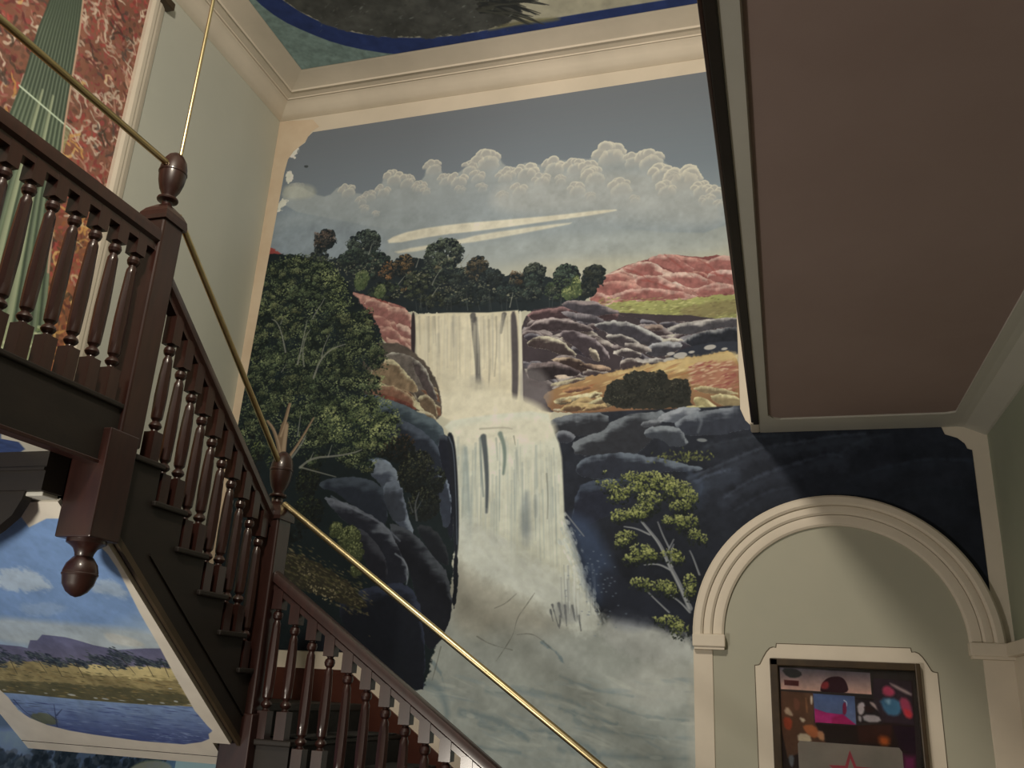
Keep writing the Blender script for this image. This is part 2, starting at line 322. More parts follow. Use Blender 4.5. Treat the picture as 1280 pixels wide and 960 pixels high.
    # grass shelf
    A.poly([(740,386),(780,376),(850,376),(930,364),(930,402),(860,404),(790,406),(745,402)], (150,146,84), rag=3, col2=(122,118,70))
    for i in range(420):
        x = random.uniform(748,925); y = random.uniform(372,402); c = A.P([(x,y)])[0]
        A.dab(c[0],c[1],random.uniform(2,7)*k*.7,random.uniform(.6,1.3)*k,-.12,random.choice([(170,164,92),(122,116,62),(148,142,78),(186,176,112),(104,92,58)]),.7)
    A.poly([(850,384),(925,372),(925,392),(880,398),(850,394)], (112,92,64), feather=5, alpha=.5, rag=4)
    # tree line above the fall
    A.poly([(340,352),(372,320),(400,330),(440,318),(480,330),(540,320),(600,345),(660,345),(720,352),(748,350),(735,382),(650,392),(519,394),(440,372),(345,380)], (34,40,42), rag=4)
    for (x,y,rx,ry,l,n) in [(406,300,16,16,(96,78,66),180),(398,322,14,16,(70,72,60),110),(455,304,24,20,(78,86,72),300),(440,326,22,18,(62,72,58),200),(470,332,20,20,(60,72,60),200),(485,338,12,14,(122,84,52),70),(505,332,16,16,(112,86,58),140),(555,318,27,23,(84,90,72),340),(545,345,26,22,(72,80,64),260),(582,352,22,22,(60,66,58),200),(596,336,15,18,(86,74,56),150),(520,356,22,20,(66,70,50),180),(612,355,17,22,(50,56,52),140),(480,366,24,16,(58,66,48),160),(632,366,12,16,(56,66,60),90),(668,342,14,14,(80,84,70),130),(660,360,20,20,(62,72,62),170),(645,348,9,10,(98,78,58),50),(708,344,16,15,(74,86,70),150),(700,362,18,16,(70,80,56),130),(742,345,14,16,(60,62,52),130),(735,360,10,12,(54,56,48),60),(575,372,50,14,(40,46,42),200),(540,375,20,12,(70,72,52),60)]:
        A.crown(x,y,rx*1.12,ry*1.08,(30,35,37),l,n,size=2.3); A.lumps(x,y,rx,ry,tuple(min(150,v*1.12) for v in l),int(rx*ry/26),r=5.5)
    A.foliage([(400,318),(435,325),(450,306),(468,322),(490,338),(540,328),(556,308),(572,325),(600,350),(630,366),(660,352),(690,362),(708,350),(725,362),(742,352),(735,372),(640,375),(560,380),(470,372),(400,350)], 2200, (34,40,40), (112,108,84), size=2.4, lit=.26, gain=12, edge=1)
    for (x,y,r,c) in [(547,336,6,(104,92,66)),(560,362,6,(100,94,70)),(573,368,7,(82,84,70)),(505,362,5,(132,98,58)),(478,342,7,(134,86,56)),(560,375,6,(80,84,66)),(608,372,6,(78,82,70)),(536,326,7,(80,84,74)),(512,344,6,(88,92,72)),(640,352,5,(92,88,70)),(690,364,5,(88,92,70)),(458,318,7,(86,92,80)),(470,304,6,(84,86,76)),(436,304,6,(78,84,74))]:
        A.crown(x,y,r,r*.8,(40,44,42),c,34,size=1.8,hi=.6,solid=False)
    for (x,y,rx,ry,n) in [(452,350,11,16,110),(475,364,8,10,60),(714,366,13,9,90),(720,355,5,12,50)]:
        A.crown(x,y,rx,ry,(64,74,48),(112,116,78) if x<600 else (160,158,96),n,size=2.2,hi=.5)
    for p in [[(540,356),(545,345),(552,336)],[(540,370),(548,358)],[(461,318),(465,305)],[(637,384),(641,366)],[(576,330),(586,318)],[(498,355),(506,345)],[(520,334),(524,322)]]: A.stroke(p, 1.6, .8, (132,128,112), alpha=.7)
    for i in range(26): 
        x = random.uniform(470,740); A.stroke([(x,388),(x+random.uniform(-3,3),random.uniform(362,378))], 1, .6, (92,92,84), alpha=.35)
    # left red rock beside the upper fall
    A.poly([(424,362),(446,366),(480,376),(516,388),(519,445),(505,448),(480,425),(455,400),(430,385)], (126,66,58), rag=2)
    A.rockfield([(424,362),(446,366),(480,376),(516,388),(519,445),(505,448),(480,425),(455,400),(430,385)], 26, (18,40), [((190,150,130),(140,94,84)),((180,136,116),(132,82,74))], slope=.5, band=12, asp=.55)
    for p in [[(425,363),(448,367),(470,376),(462,386),(440,382)],[(452,374),(480,377),(498,388),(490,402),(468,396)],[(484,382),(514,388),(516,412),(500,408),(488,396)],[(462,394),(484,398),(492,414),(474,412)],[(470,408),(492,410),(512,430),(496,436),(476,424)],[(494,402),(515,410),(518,425),(502,422)],[(478,420),(500,428),(520,446),(500,446)]]:
        A.rock(p, (132,84,76), random.choice([(186,144,124),(178,130,112),(190,154,134)]), band=13)
    A.poly([(514,390),(520,392),(519,452),(514,448)], (52,42,44), feather=2)
    # rocks right of the upper fall
    A.poly([(648,390),(700,382),(745,380),(760,392),(925,396),(930,452),(840,458),(760,478),(690,520),(648,515)], (62,52,54), rag=1)
    R1 = [([(655,392),(690,385),(735,384),(775,390),(770,402),(720,398),(670,402)],(132,98,94),(84,62,64)),([(700,378),(735,374),(760,384),(780,392),(740,396),(712,388)],(128,112,108),(82,74,80)),([(660,408),(682,396),(715,400),(745,412),(730,416),(700,412),(668,414)],(140,124,118),(76,62,64)),([(740,404),(775,400),(808,410),(833,425),(820,436),(780,424),(752,414)],(150,144,136),(78,72,78)),([(655,432),(672,420),(690,420),(715,436),(724,446),(700,444),(680,436)],(172,160,134),(82,66,64)),([(696,414),(728,414),(760,436),(762,452),(740,452),(712,430)],(130,116,114),(82,68,72)),([(752,418),(785,418),(808,436),(796,440),(768,430)],(158,148,136),(80,70,72)),([(760,440),(785,434),(806,444),(790,450)],(172,160,146),(84,72,74)),([(808,432),(840,424),(858,434),(830,446),(806,446)],(136,132,130),(78,74,80)),([(826,412),(860,402),(925,396),(930,406),(890,412),(856,420)],(152,142,132),(88,82,86)),([(850,424),(885,412),(930,408),(930,430),(895,436),(868,436)],(128,124,122),(48,50,58)),([(800,408),(822,404),(832,410),(818,416)],(140,118,104),(86,66,62)),([(685,448),(720,446),(738,462),(720,466),(700,456)],(160,136,110),(72,54,50)),([(718,456),(745,454),(770,462),(750,466)],(150,122,98),(70,52,50)),([(656,456),(690,450),(712,458),(728,468),(700,474),(664,478)],(112,96,92),(56,46,48)),([(735,432),(748,440),(752,455),(740,450)],(176,160,134),(110,94,84)),([(690,470),(705,467),(716,472),(700,476)],(172,150,128),(80,62,56)),([(790,452),(815,446),(840,452),(815,456)],(150,140,130),(78,68,70)),([(700,388),(735,392),(760,402),(738,406),(708,398)],(120,110,110),(76,68,74)),([(775,430),(800,428),(820,440),(800,442)],(150,138,128),(86,74,74))]
    A.rockfield([(652,392),(700,384),(745,380),(775,394),(830,404),(925,396),(930,432),(850,446),(800,456),(760,470),(690,490),(655,480)], 120, (22,64), [((164,150,138),(64,52,52)),((146,130,124),(58,46,48)),((182,170,150),(72,60,56)),((130,122,124),(50,44,50))], slope=.16, band=7)
    for p,l,d in R1: A.rock(p, tuple(v*.74 for v in d), tuple(min(205,v*1.13) for v in l), band=7, vary=.14)
    A.poly([(860,432),(930,424),(930,444),(870,452),(840,456),(830,450)], (46,48,56), feather=2)
    for (x,y,rx) in [(887,434,7),(850,444,8),(838,442,5),(864,440,4),(836,450,7),(905,436,4),(852,448,5)]:
        c = A.P([(x,y)])[0]; A.dab(c[0],c[1],rx*k,rx*.45*k,-.1,(168,158,146),.95)
    # orange hillside
    A.poly([(676,494),(720,474),(760,466),(830,452),(880,444),(925,436),(930,516),(870,520),(780,515),(692,518),(684,505)], (172,134,82), rag=2, col2=(122,82,58))
    A.poly([(745,470),(830,452),(925,436),(925,452),(860,462),(790,470)], (196,166,110), feather=6, alpha=.8, rag=4)
    A.poly([(866,456),(925,448),(925,492),(880,484),(862,470)], (156,100,78), feather=8, alpha=.8, rag=6)
    for i in range(150):
        x = random.uniform(862,922); y = random.uniform(452,488); c = A.P([(x,y)])[0]; A.dab(c[0],c[1],random.uniform(2,7)*k,random.uniform(.6,1.6)*k,-.25+random.uniform(-.2,.2),random.choice([(192,152,116),(148,82,68),(166,108,82),(198,166,130),(140,70,62)]),.8)
    for i in range(70):
        x = random.uniform(700,862); y = 505-(x-690)*.24+random.uniform(-18,8); c = A.P([(x,y)])[0]; A.dab(c[0],c[1],random.uniform(4,12)*k,random.uniform(.7,1.8)*k,-.3,random.choice([(196,160,96),(160,104,60),(140,84,58),(206,178,120)]),.55)
    for p,l,d in [([(690,500),(715,495),(752,488),(754,494),(720,504),(696,508)],(198,180,134),(84,70,54)),([(720,510),(740,502),(760,500),(770,508),(745,512)],(190,172,124),(90,76,58)),([(684,482),(705,474),(740,472),(700,484)],(176,160,126),(76,60,54)),([(862,484),(890,484),(922,490),(922,494),(880,492)],(196,180,132),(120,98,70)),([(884,496),(900,492),(925,496),(926,510),(900,508)],(200,184,134),(132,112,78)),([(864,498),(880,496),(902,512),(872,512)],(206,190,138),(150,134,90)),([(840,510),(870,506),(905,513),(870,518)],(186,172,118),(130,116,76)),([(688,512),(705,510),(720,513),(700,516)],(196,180,146),(84,72,62)),([(700,488),(730,482),(750,484),(712,492)],(170,120,78),(88,58,48))]: A.rock(p,d,l,band=6)
    A.rockfield([(690,505),(745,490),(756,500),(760,512),(700,516)], 16, (20,44), [((196,180,134),(96,78,58)),((180,150,100),(90,66,48))], slope=-.12, band=6)
    A.poly([(753,508),(757,486),(770,474),(782,476),(788,464),(806,463),(820,468),(828,462),(836,476),(848,474),(862,476),(864,502),(868,508),(810,513)], (48,46,40), rag=3)
    for (x,y,rx,ry) in [(766,490,10,13),(790,478,13,14),(806,484,16,18),(822,474,10,12),(822,494,14,12),(848,490,14,15),(780,500,20,8)]: A.crown(x,y,rx,ry,(38,38,34),(84,78,62),110,size=1.6,hi=.3)
    # dark massif, right
    A.poly([(684,522),(760,514),(880,510),(930,506),(960,530),(1260,520),(1300,830),(1100,830),(860,860),(740,800),(722,740),(706,690),(704,610),(700,560)], (40,42,49), feather=2, vary=.1, col2=(25,27,32))
    RK = [([(686,524),(720,516),(760,516),(762,535),(740,545),(700,548),(690,540)],(110,112,114),(44,44,48),10),([(692,545),(700,536),(718,540),(722,548),(705,556)],(112,112,116),(48,48,54),8),([(712,555),(730,545),(752,540),(765,525),(800,516),(835,512),(826,530),(812,555),(790,570),(760,568),(720,570)],(108,110,112),(46,46,50),15),([(816,524),(845,509),(882,509),(860,522),(838,530)],(142,142,144),(80,82,88),10),([(838,534),(862,516),(900,510),(935,508),(960,530),(920,540),(870,548)],(118,120,124),(50,52,60),12),([(804,540),(815,532),(845,532),(856,545),(862,556),(840,560),(828,548),(810,548)],(124,126,128),(56,58,64),9),([(800,530),(815,524),(832,522),(824,530),(806,536)],(122,122,124),(64,64,68),5),([(718,585),(730,572),(765,566),(800,568),(850,578),(888,586),(870,590),(820,590),(780,596),(730,600)],(98,104,112),(42,44,52),9),([(720,610),(745,598),(790,600),(800,620),(750,650),(715,660)],(62,68,80),(36,38,48),14)]
    for p,l,d,b_ in RK: A.rock(p, d, l, band=b_, vary=.08)
    for p,w_,c,a in [([(860,600),(900,584),(950,562),(1000,556),(1040,548),(1080,545)],9,(74,78,88),.55),([(905,625),(935,604),(970,590),(1005,580),(1035,570),(1052,574)],10,(70,74,86),.5),([(1052,568),(1075,552),(1110,545)],7,(58,62,70),.4),([(868,606),(890,596),(915,590)],12,(86,94,110),.5),([(1090,590),(1140,578),(1165,575),(1215,578)],6,(50,56,66),.5),([(1060,604),(1090,590),(1120,586)],8,(38,42,50),.5),([(920,640),(955,618),(985,612)],9,(52,56,66),.45),([(880,560),(930,548),(985,545)],6,(64,68,74),.4),([(1080,640),(1140,610),(1200,612)],9,(34,38,44),.5),([(855,590),(880,604),(872,626)],9,(64,74,92),.35)]:
        A.stroke([(x,y+w_*.5) for x,y in p], w_*1.0, w_*1.6, c, alpha=a*.55, soft=9, rag=3)
        A.stroke([(x,y-w_*.35) for x,y in p], 2.6, 1.6, tuple(min(255,q*1.2) for q in c), alpha=a*.75, soft=4, rag=2)
    c = A.P([(877,550)])[0]; A.dab(c[0],c[1],6*k,2.2*k,.1,(120,120,118),.9); A.stroke([(866,516),(878,524),(872,540)],4,2,(120,122,126),alpha=.5,soft=3)
    for i in range(90):
        x = random.gauss(858,20); y = 570+random.gauss(0,3.5)+abs(x-858)*.02; c = A.P([(x,y)])[0]; A.dab(c[0],c[1],2.2*k,1.1*k,random.random()*3,random.choice([(122,120,62),(92,94,52),(70,72,46)]),.8)
    # upper fall
    A.poly([(519,394),(560,391),(610,391),(648,388),(652,440),(653,500),(668,512),(690,516),(684,530),(600,545),(552,520),(534,480),(522,450)], (198,182,150), feather=2, sm=0)
    for q,w0,w1,al in [([(591,394),(593,420),(596,450),(597,480),(592,496)],8,4,.85),([(594,398),(598,430),(599,470),(603,500)],5,2,.75),([(630,393),(628,402),(626,416)],7,3,.8),([(620,396),(621,430),(618,470)],2.5,1.5,.3),([(536,396),(536,440)],2,1,.35),([(543,396),(545,432)],3,1,.3),([(611,400),(613,450),(610,490)],3,2,.25)]: A.stroke(q,w0,w1,(72,68,66),alpha=al,soft=2)
    A.poly([(586,470),(602,470),(612,500),(596,512),(582,500)], (132,124,112), feather=7, alpha=.6)
    A.poly([(637,390),(647,389),(649,500),(640,512),(640,450)], (74,66,66), feather=2.5, alpha=.95); A.stroke([(650,390),(651,440),(652,500)], 3.5, 4, (196,184,158), soft=1.5)
    for i in range(140):
        x = random.uniform(522,638); y = random.uniform(393,420); L = random.uniform(20,90); cc = random.choice([(214,200,170),(170,158,134),(208,190,156),(140,134,122),(190,178,150)])
        A.stroke([(x,y),(x+random.uniform(-2,2),y+L)], random.uniform(1,4), 1, cc, alpha=.28, soft=3)
    for x in (524,534,541,548,566,574,604,610,634): A.stroke([(x,396),(x+1,396+random.uniform(30,90))], 2.4, 1, (128,120,106), alpha=.33, soft=2.6)
    A.poly([(650,462),(672,458),(690,478),(688,508),(664,512),(652,505)], (118,108,104), feather=10, alpha=.6)
    A.poly([(540,490),(580,486),(650,495),(690,515),(686,532),(600,540),(550,522)], (200,186,156), feather=10, alpha=.95)
    A.poly([(550,455),(575,470),(600,478),(640,490),(600,500),(552,490)], (196,182,152), feather=9, alpha=.8)
    # lower fall
    A.poly([(552,528),(600,520),(684,512),(690,535),(702,560),(704,610),(706,655),(722,685),(730,720),(742,760),(752,800),(640,830),(560,815),(566,700),(570,620),(568,550)], (196,190,166), feather=3, sm=1, col2=(176,170,146))
    A.poly([(560,536),(600,528),(690,520),(700,550),(640,556),(570,560)], (206,194,166), feather=8, alpha=.8)
    def streak(x0,x1,y0,y1,n,cols,a,wm=3):
        for i in range(n):
            x = random.uniform(x0,x1); y = random.uniform(y0,y0+(y1-y0)*.5); L = random.uniform(.2,.6)*(y1-y0); dx = (x-630)*.05*L/100
            A.stroke([(x,y),(x+dx*.5,y+L*.5),(x+dx,y+L)], random.uniform(.8,wm), .6, random.choice(cols), alpha=a, soft=1.6)
    streak(572,702,545,720,170,[(150,152,140),(212,204,180),(170,170,154),(206,196,168),(130,138,132)],.33,4)
    for q,w0,w1,cc,al in [([(604,546),(607,570),(609,605),(608,640)],8,3,(50,56,62),.8),([(600,548),(601,580),(604,620)],3,2,(84,94,96),.6),([(625,542),(630,556),(631,575),(629,592)],6,3,(88,102,94),.75),([(620,548),(622,575)],2.5,1,(110,118,110),.5),([(645,560),(648,600)],2,1,(140,140,126),.4),([(582,560),(586,620),(588,680)],4,2,(120,130,128),.45),([(594,560),(596,640)],3,1,(150,152,142),.4)]: A.stroke(q,w0,w1,cc,alpha=al,soft=2.5)
    A.poly([(576,560),(584,556),(588,620),(590,700),(580,700)], (130,140,136), feather=6, alpha=.45)
    A.stroke([(600,536),(630,534),(640,536)], 2.5, 1, (140,130,112), alpha=.6, soft=2); A.stroke([(642,545),(644,556)],2,1,(120,116,100),alpha=.6)
    A.stroke([(683,592),(685,620),(684,648)], 2, 1.2, (120,116,104), alpha=.7, soft=1.5)
    A.poly([(655,615),(662,612),(664,660),(656,675),(650,650)], (112,118,118), feather=7, alpha=.6); A.poly([(667,620),(671,618),(672,645),(668,648)], (120,122,116), feather=4, alpha=.6)
    A.poly([(650,655),(662,650),(668,672),(655,690)], (120,122,118), feather=10, alpha=.5)
    for i in range(260):        # spray along the right edge
        t = random.random(); x = 704+t*46+random.gauss(0,5); y = 655+t*140+random.gauss(0,6); c = A.P([(x,y)])[0]
        A.dab(c[0],c[1],random.uniform(1,5)*k,random.uniform(.8,2)*k,1.1,random.choice([(190,188,172),(170,170,156),(206,200,180)]),random.uniform(.4,.9))
    # mist and pool at the foot
    A.poly([(556,740),(600,700),(660,720),(720,760),(760,775),(800,775),(840,790),(868,805),(1000,840),(1000,1020),(400,1020),(520,868),(545,800)], (143,140,126), feather=16, rag=8, sm=1, col2=(150,151,139))
    A.poly([(570,690),(620,715),(700,750),(735,770),(700,800),(640,800),(600,780),(560,770)], (138,132,117), feather=22, alpha=.75)
    A.poly([(575,660),(610,690),(660,735),(740,765),(750,790),(700,780),(640,760),(580,730)], (182,176,154), feather=16, alpha=.55)
    A.poly([(752,778),(790,770),(835,785),(868,802),(868,830),(800,830),(752,800)], (160,156,144), feather=10, alpha=.8, rag=5)
    A.poly([(760,765),(785,762),(820,778),(800,790),(765,785)], (118,118,120), feather=9, alpha=.7)
    A.poly([(568,640),(600,655),(650,690),(700,715),(735,745),(748,790),(725,795),(680,760),(640,742),(600,720),(570,700)], (188,184,166), feather=15, alpha=.75, rag=6)
    A.poly([(566,700),(600,725),(650,748),(680,765),(690,795),(620,800),(560,790)], (150,140,120), feather=18, alpha=.6)
    for i in range(160):
        t = random.random(); x = 590+t*150+random.gauss(0,10); y = 665+t*105+random.gauss(0,16); c = A.P([(x,y)])[0]; A.dab(c[0],c[1],random.uniform(3,10)*k,random.uniform(1.5,4)*k,.7,random.choice([(196,192,176),(176,172,156),(164,160,146)]),.16)
    for p in [[(690,756),(694,770),(698,783)],[(698,754),(702,772)],[(706,757),(708,782)],[(715,757),(719,776)],[(723,770),(726,788)],[(700,770),(699,785)],[(688,762),(691,776)]]: A.stroke(p, 3, 1, (64,64,64), alpha=.75, soft=1.5, rag=1)
    A.poly([(690,752),(720,756),(728,776),(700,780)], (110,108,104), feather=6, alpha=.5)
    streak(700,745,705,780,40,[(210,206,190),(120,120,116),(190,186,170)],.5,3)
    A.poly([(600,780),(700,790),(760,830),(700,850),(620,830)], (154,152,139), feather=20, alpha=.6); A.poly([(760,840),(868,820),(868,880),(790,890)], (172,167,152), feather=20, alpha=.7)
    for p,w_,a in [([(678,803),(692,812),(700,822),(709,834)],3,.6),([(528,852),(548,858),(556,878),(560,896),(545,905)],9,.5),([(541,828),(552,842),(556,860)],3,.5),([(575,890),(600,892),(640,908),(660,925)],6,.45),([(600,905),(640,915),(700,912)],5,.4),([(590,826),(604,828)],2.5,.6),([(640,860),(700,870),(730,884)],5,.35),([(700,885),(730,895),(770,905)],4,.4),([(700,845),(740,862),(790,870)],4,.3),([(560,920),(600,935),(650,940)],5,.4),([(610,862),(640,868),(652,880)],6,.35),([(720,900),(760,915),(830,922)],5,.35),([(700,935),(760,945),(860,948)],6,.35),([(760,880),(800,895),(860,900)],3,.3),([(690,920),(735,930),(750,950)],6,.4)]:
        A.stroke(p, w_*1.2, w_*.4, (84,100,104), alpha=a, soft=w_*.8, rag=3)
    for i in range(240):
        x = random.uniform(530,866); y = random.uniform(848,990); c = A.P([(x,y)])[0]
        A.dab(c[0],c[1],random.uniform(5,22)*k,random.uniform(.8,2.6)*k,random.uniform(-.1,.5),random.choice([(128,138,136),(182,178,158),(150,154,144),(116,128,130),(190,184,164),(172,170,154)]),random.uniform(.10,.32))
    A.poly([(860,830),(870,830),(870,1000),(860,1000)], (170,160,140), feather=6, alpha=.4)
    # blue spray shadow between fall and tree
    A.poly([(706,640),(740,650),(760,690),(770,720),(755,760),(735,740),(722,690)], (52,62,82), feather=16, alpha=.85)
    A.poly([(748,700),(790,730),(860,760),(860,795),(800,780),(752,770)], (34,36,44), feather=10, alpha=.8)
    for i in range(60):
        x = random.gauss(745,16); y = random.gauss(730,26); c = A.P([(x,y)])[0]; A.dab(c[0],c[1],1.6*k,1*k,0,(110,118,126),.5)
    # yellow-green tree, right
    for p,w0,w1 in [([(862,760),(848,728),(836,706),(825,680),(812,664),(802,652)],6,2.5),([(838,712),(822,704),(805,706)],3,1),([(840,708),(838,690),(842,680)],2.5,1),([(812,668),(795,660),(780,658)],2.5,1.2),([(836,684),(828,668),(822,652)],2,1),([(834,690),(842,674)],2,1),([(836,765),(820,750),(806,736)],2,1),([(862,765),(850,752),(838,744)],2.5,1.2),([(874,718),(866,696),(862,688)],2,1),([(706,640),(718,655),(730,670)],1.5,.8)]:
        A.stroke(p, w0, w1, (120,118,116), alpha=.85, soft=1.2); A.stroke([(x-1,y) for x,y in p], w0*.4, w1*.3, (152,148,140), alpha=.6)
    T = [(762,606,12,8),(775,614,14,8),(790,596,16,8),(800,608,17,10),(812,596,16,9),(828,604,18,14),(848,612,17,14),(862,622,10,12),(772,622,14,6),(812,624,16,12),(803,636,14,8),(780,642,17,8),(795,644,16,6),(772,648,10,5),(850,632,14,9),(840,650,14,8),(858,652,14,12),(868,668,8,10),(782,670,14,8),(776,678,10,6),(802,688,16,10),(790,698,13,7),(812,694,12,8),(838,692,13,7),(846,698,9,6),(800,728,14,7),(826,732,18,9),(840,738,9,7),(862,728,8,12),(862,740,7,8),(838,776,14,8),(850,786,11,9),(822,774,8,4),(880,674,4,7),(748,602,4,3),(756,590,4,2)]
    for x,y,rx,ry in T: A.crown(x,y+ry*.5,rx,ry,(24,28,24),(78,84,44),int(rx*ry*.55),size=2.1,hi=.3,solid=False)
    for x,y,rx,ry in T: A.crown(x,y-ry*.15,rx*.92,ry*.72,(84,88,40),(158,156,86),int(rx*ry*.62),size=2.0,hi=.55,solid=False)
    # ---- left half: big tree, rocks, boulders
    A.poly([(290,320),(345,316),(400,325),(428,345),(450,380),(470,400),(482,440),(476,480),(500,520),(500,560),(560,600),(572,700),(545,800),(530,870),(400,900),(200,900),(240,600)], (26,33,34), feather=2, rag=4, sm=1)
    # yellow rocks and blue ledges
    A.poly([(455,430),(500,428),(518,440),(540,462),(552,495),(552,532),(500,510),(450,500)], (74,64,56), feather=2, vary=.15, rag=2)
    A.rockfield([(478,440),(515,446),(536,462),(550,495),(552,528),(500,500),(455,492),(460,470)], 34, (22,50), [((170,158,122),(92,70,54)),((150,138,116),(80,66,56)),((178,164,126),(104,70,52))], slope=.45, band=7)
    for p,l,d,b_ in [([(480,445),(495,440),(518,448),(534,462),(540,485),(525,488),(505,470),(490,455)],(158,150,134),(92,82,74),9),([(470,455),(488,447),(505,462),(520,480),(522,492),(500,485),(480,480),(462,472)],(180,166,128),(116,94,70),9),([(448,478),(470,478),(500,486),(520,500),(520,510),(490,500),(460,492)],(182,168,128),(118,80,62),8),([(470,490),(500,498),(520,508),(522,514),(490,510)],(116,64,50),(80,46,42),7),([(520,494),(540,495),(548,515),(545,526),(528,512)],(172,160,126),(92,74,56),8),([(512,448),(530,456),(540,480),(548,500),(540,500),(524,476)],(140,132,118),(66,56,54),8),([(515,512),(540,515),(548,530),(530,524)],(176,162,130),(96,78,58),6)]: A.rock(p,d,l,band=b_,vary=.16)
    for p,l,d,b_ in [([(450,492),(480,496),(520,512),(552,530),(562,560),(556,580),(530,556),(490,532),(455,518)],(78,88,92),(46,54,60),16),([(475,520),(510,524),(545,552),(558,590),(560,640),(540,610),(520,570),(480,545)],(66,72,82),(34,38,46),14),([(546,545),(560,542),(566,560),(568,620),(566,680),(558,660),(556,600)],(60,64,72),(28,30,38),8),([(546,590),(556,590),(564,612),(565,650),(556,665),(550,640)],(112,120,132),(48,52,62),10)]: A.rock(p,d,l,band=b_,vary=.08)
    A.poly([(558,540),(568,542),(573,600),(574,690),(568,700),(566,640),(562,580)], (30,32,38), feather=2); A.stroke([(561,546),(567,560),(570,620),(571,680)], 2, 1.2, (92,98,106), alpha=.6)
    for p,l,d,b_,tl in [([(456,582),(470,573),(486,575),(498,590),(504,620),(514,655),(518,672),(500,660),(486,640),(480,610),(462,592)],(112,118,126),(60,64,74),22,0),([(400,600),(440,594),(478,604),(486,640),(480,662),(450,640),(420,615),(398,610)],(60,66,74),(36,40,48),16,0),([(478,604),(500,598),(506,625),(512,650),(494,655),(482,630)],(94,100,110),(50,53,60),18,0),([(400,618),(430,626),(460,642),(486,660),(505,688),(512,712),(508,730),(486,735),(470,718),(462,690),(446,664),(420,640)],(92,94,100),(34,35,42),16,0),([(440,660),(460,664),(480,690),(486,725),(470,724),(456,700)],(58,58,64),(32,32,38),14,0),([(484,655),(500,656),(524,672),(545,700),(562,716),(566,760),(556,795),(545,808),(536,814),(528,790),(520,740),(506,700)],(66,68,72),(28,29,34),20,0),([(520,655),(545,660),(560,690),(562,710),(545,700),(528,675)],(44,46,48),(26,28,32),12,0),([(480,730),(505,727),(522,745),(530,780),(532,850),(528,866),(500,850),(480,830),(440,800),(420,760),(440,740)],(46,50,64),(25,27,33),18,0),([(566,700),(572,690),(574,730),(566,770)],(36,37,42),(26,28,32),8,0)]: A.rock(p,d,l,band=b_,vary=.06)
    A.stroke([(494,692),(506,700),(511,716),(508,730)], 2.2, 1.5, (128,130,134), alpha=.7, soft=1.5); A.stroke([(414,620),(440,636),(476,652),(500,676)], 2, 2, (108,110,118), alpha=.6, soft=1.5)
    A.stroke([(462,575),(475,572),(488,580)], 2.5, 1.5, (128,140,158), alpha=.6, soft=2)
    A.poly([(360,800),(440,780),(500,800),(525,870),(400,900),(330,900)], (24,26,31), feather=20)
    # olive grass slope
    A.poly([(330,690),(372,690),(420,715),(455,745),(460,765),(400,745),(340,720)], (46,42,32), rag=4)
    for i in range(520):
        t = random.random(); x = 340+t*118+random.gauss(0,4); y = 690+t*60+random.gauss(0,14); c = A.P([(x,y)])[0]
        A.dab(c[0],c[1],random.uniform(1.5,5)*k,random.uniform(.5,1.2)*k,.45,random.choice([(96,84,54),(70,62,42),(120,104,70),(54,52,36),(84,80,46)]),.65)
    A.foliage([(365,700),(400,712),(455,750),(470,768),(430,765),(380,735)], 500, (60,52,36), (140,124,88), size=2.2, lit=.4)
    # bushes
    for x,y,rx,ry,l,n in [(520,590,26,30,(82,80,52),420),(530,630,22,22,(74,74,50),260),(500,560,22,20,(92,62,40),160),(480,560,14,12,(100,68,38),80),(545,600,14,18,(70,74,50),120),(385,600,18,26,(74,80,40),200),(350,660,40,30,(44,50,36),240),(310,570,26,60,(56,66,44),300),(385,640,24,22,(66,74,40),220)]:
        A.crown(x,y,rx,ry,(24,27,26),l,n,size=1.9,hi=.35)
    A.stroke([(521,650),(518,632),(524,615)],3,1.2,(84,84,84),alpha=.7); A.stroke([(516,640),(510,622)],2,1,(80,80,80),alpha=.6); A.stroke([(519,640),(528,624)],1.8,.8,(80,80,80),alpha=.6)
    for x,y,rx,ry,n in [(436,672,16,16,200),(444,690,12,14,130),(420,662,10,10,80),(446,712,8,8,60)]: A.crown(x,y,rx,ry,(54,58,36),(132,134,82),n,size=1.9,hi=.5)
    L = [(345,336,16,14),(372,332,20,16),(400,342,22,20),(418,356,16,14),(350,362,22,22),(380,370,26,22),(412,385,24,22),(335,392,20,20),(322,430,16,26),(360,405,26,24),(395,420,26,24),(436,405,20,20),(454,398,14,14),(450,430,24,24),(468,446,14,18),(420,452,24,22),(380,455,24,22),(345,450,24,24),(326,470,20,24),(360,485,26,20),(400,482,26,20),(440,470,24,20),(462,478,16,12),(335,505,24,18),(380,515,22,16),(412,512,26,20),(450,510,28,18),(480,528,22,14),(430,538,30,18),(465,552,24,14),(400,545,22,14),(440,572,20,12),(318,520,16,24),(460,585,10,8),(395,575,16,10)]
    for x,y,rx,ry in L: A.crown(x,y,rx,ry,(24,30,28),(58,68,44),int(rx*ry*.35),size=2.2,hi=.25)
    T0 = [(325,345),(345,322),(380,316),(410,322),(428,345),(440,380),(462,392),(466,410),(482,430),(486,455),(478,480),(480,500),(505,520),(502,545),(482,560),(462,590),(420,575),(395,560),(385,590),(340,520),(300,600),(296,500)]
    A.foliage(T0, 9000, (40,50,36), (132,136,88), size=2.1, lit=.34, gain=9)
    A.foliage(T0, 3500, (24,32,30), (98,104,66), size=2.6, lit=.30, gain=11)
    for x,y,rx,ry in L: A.lumps(x,y,rx*1.05,ry,random.choice([(104,110,72),(92,102,68),(116,118,76)]),int(rx*ry/34),r=7,dark=(26,33,30))
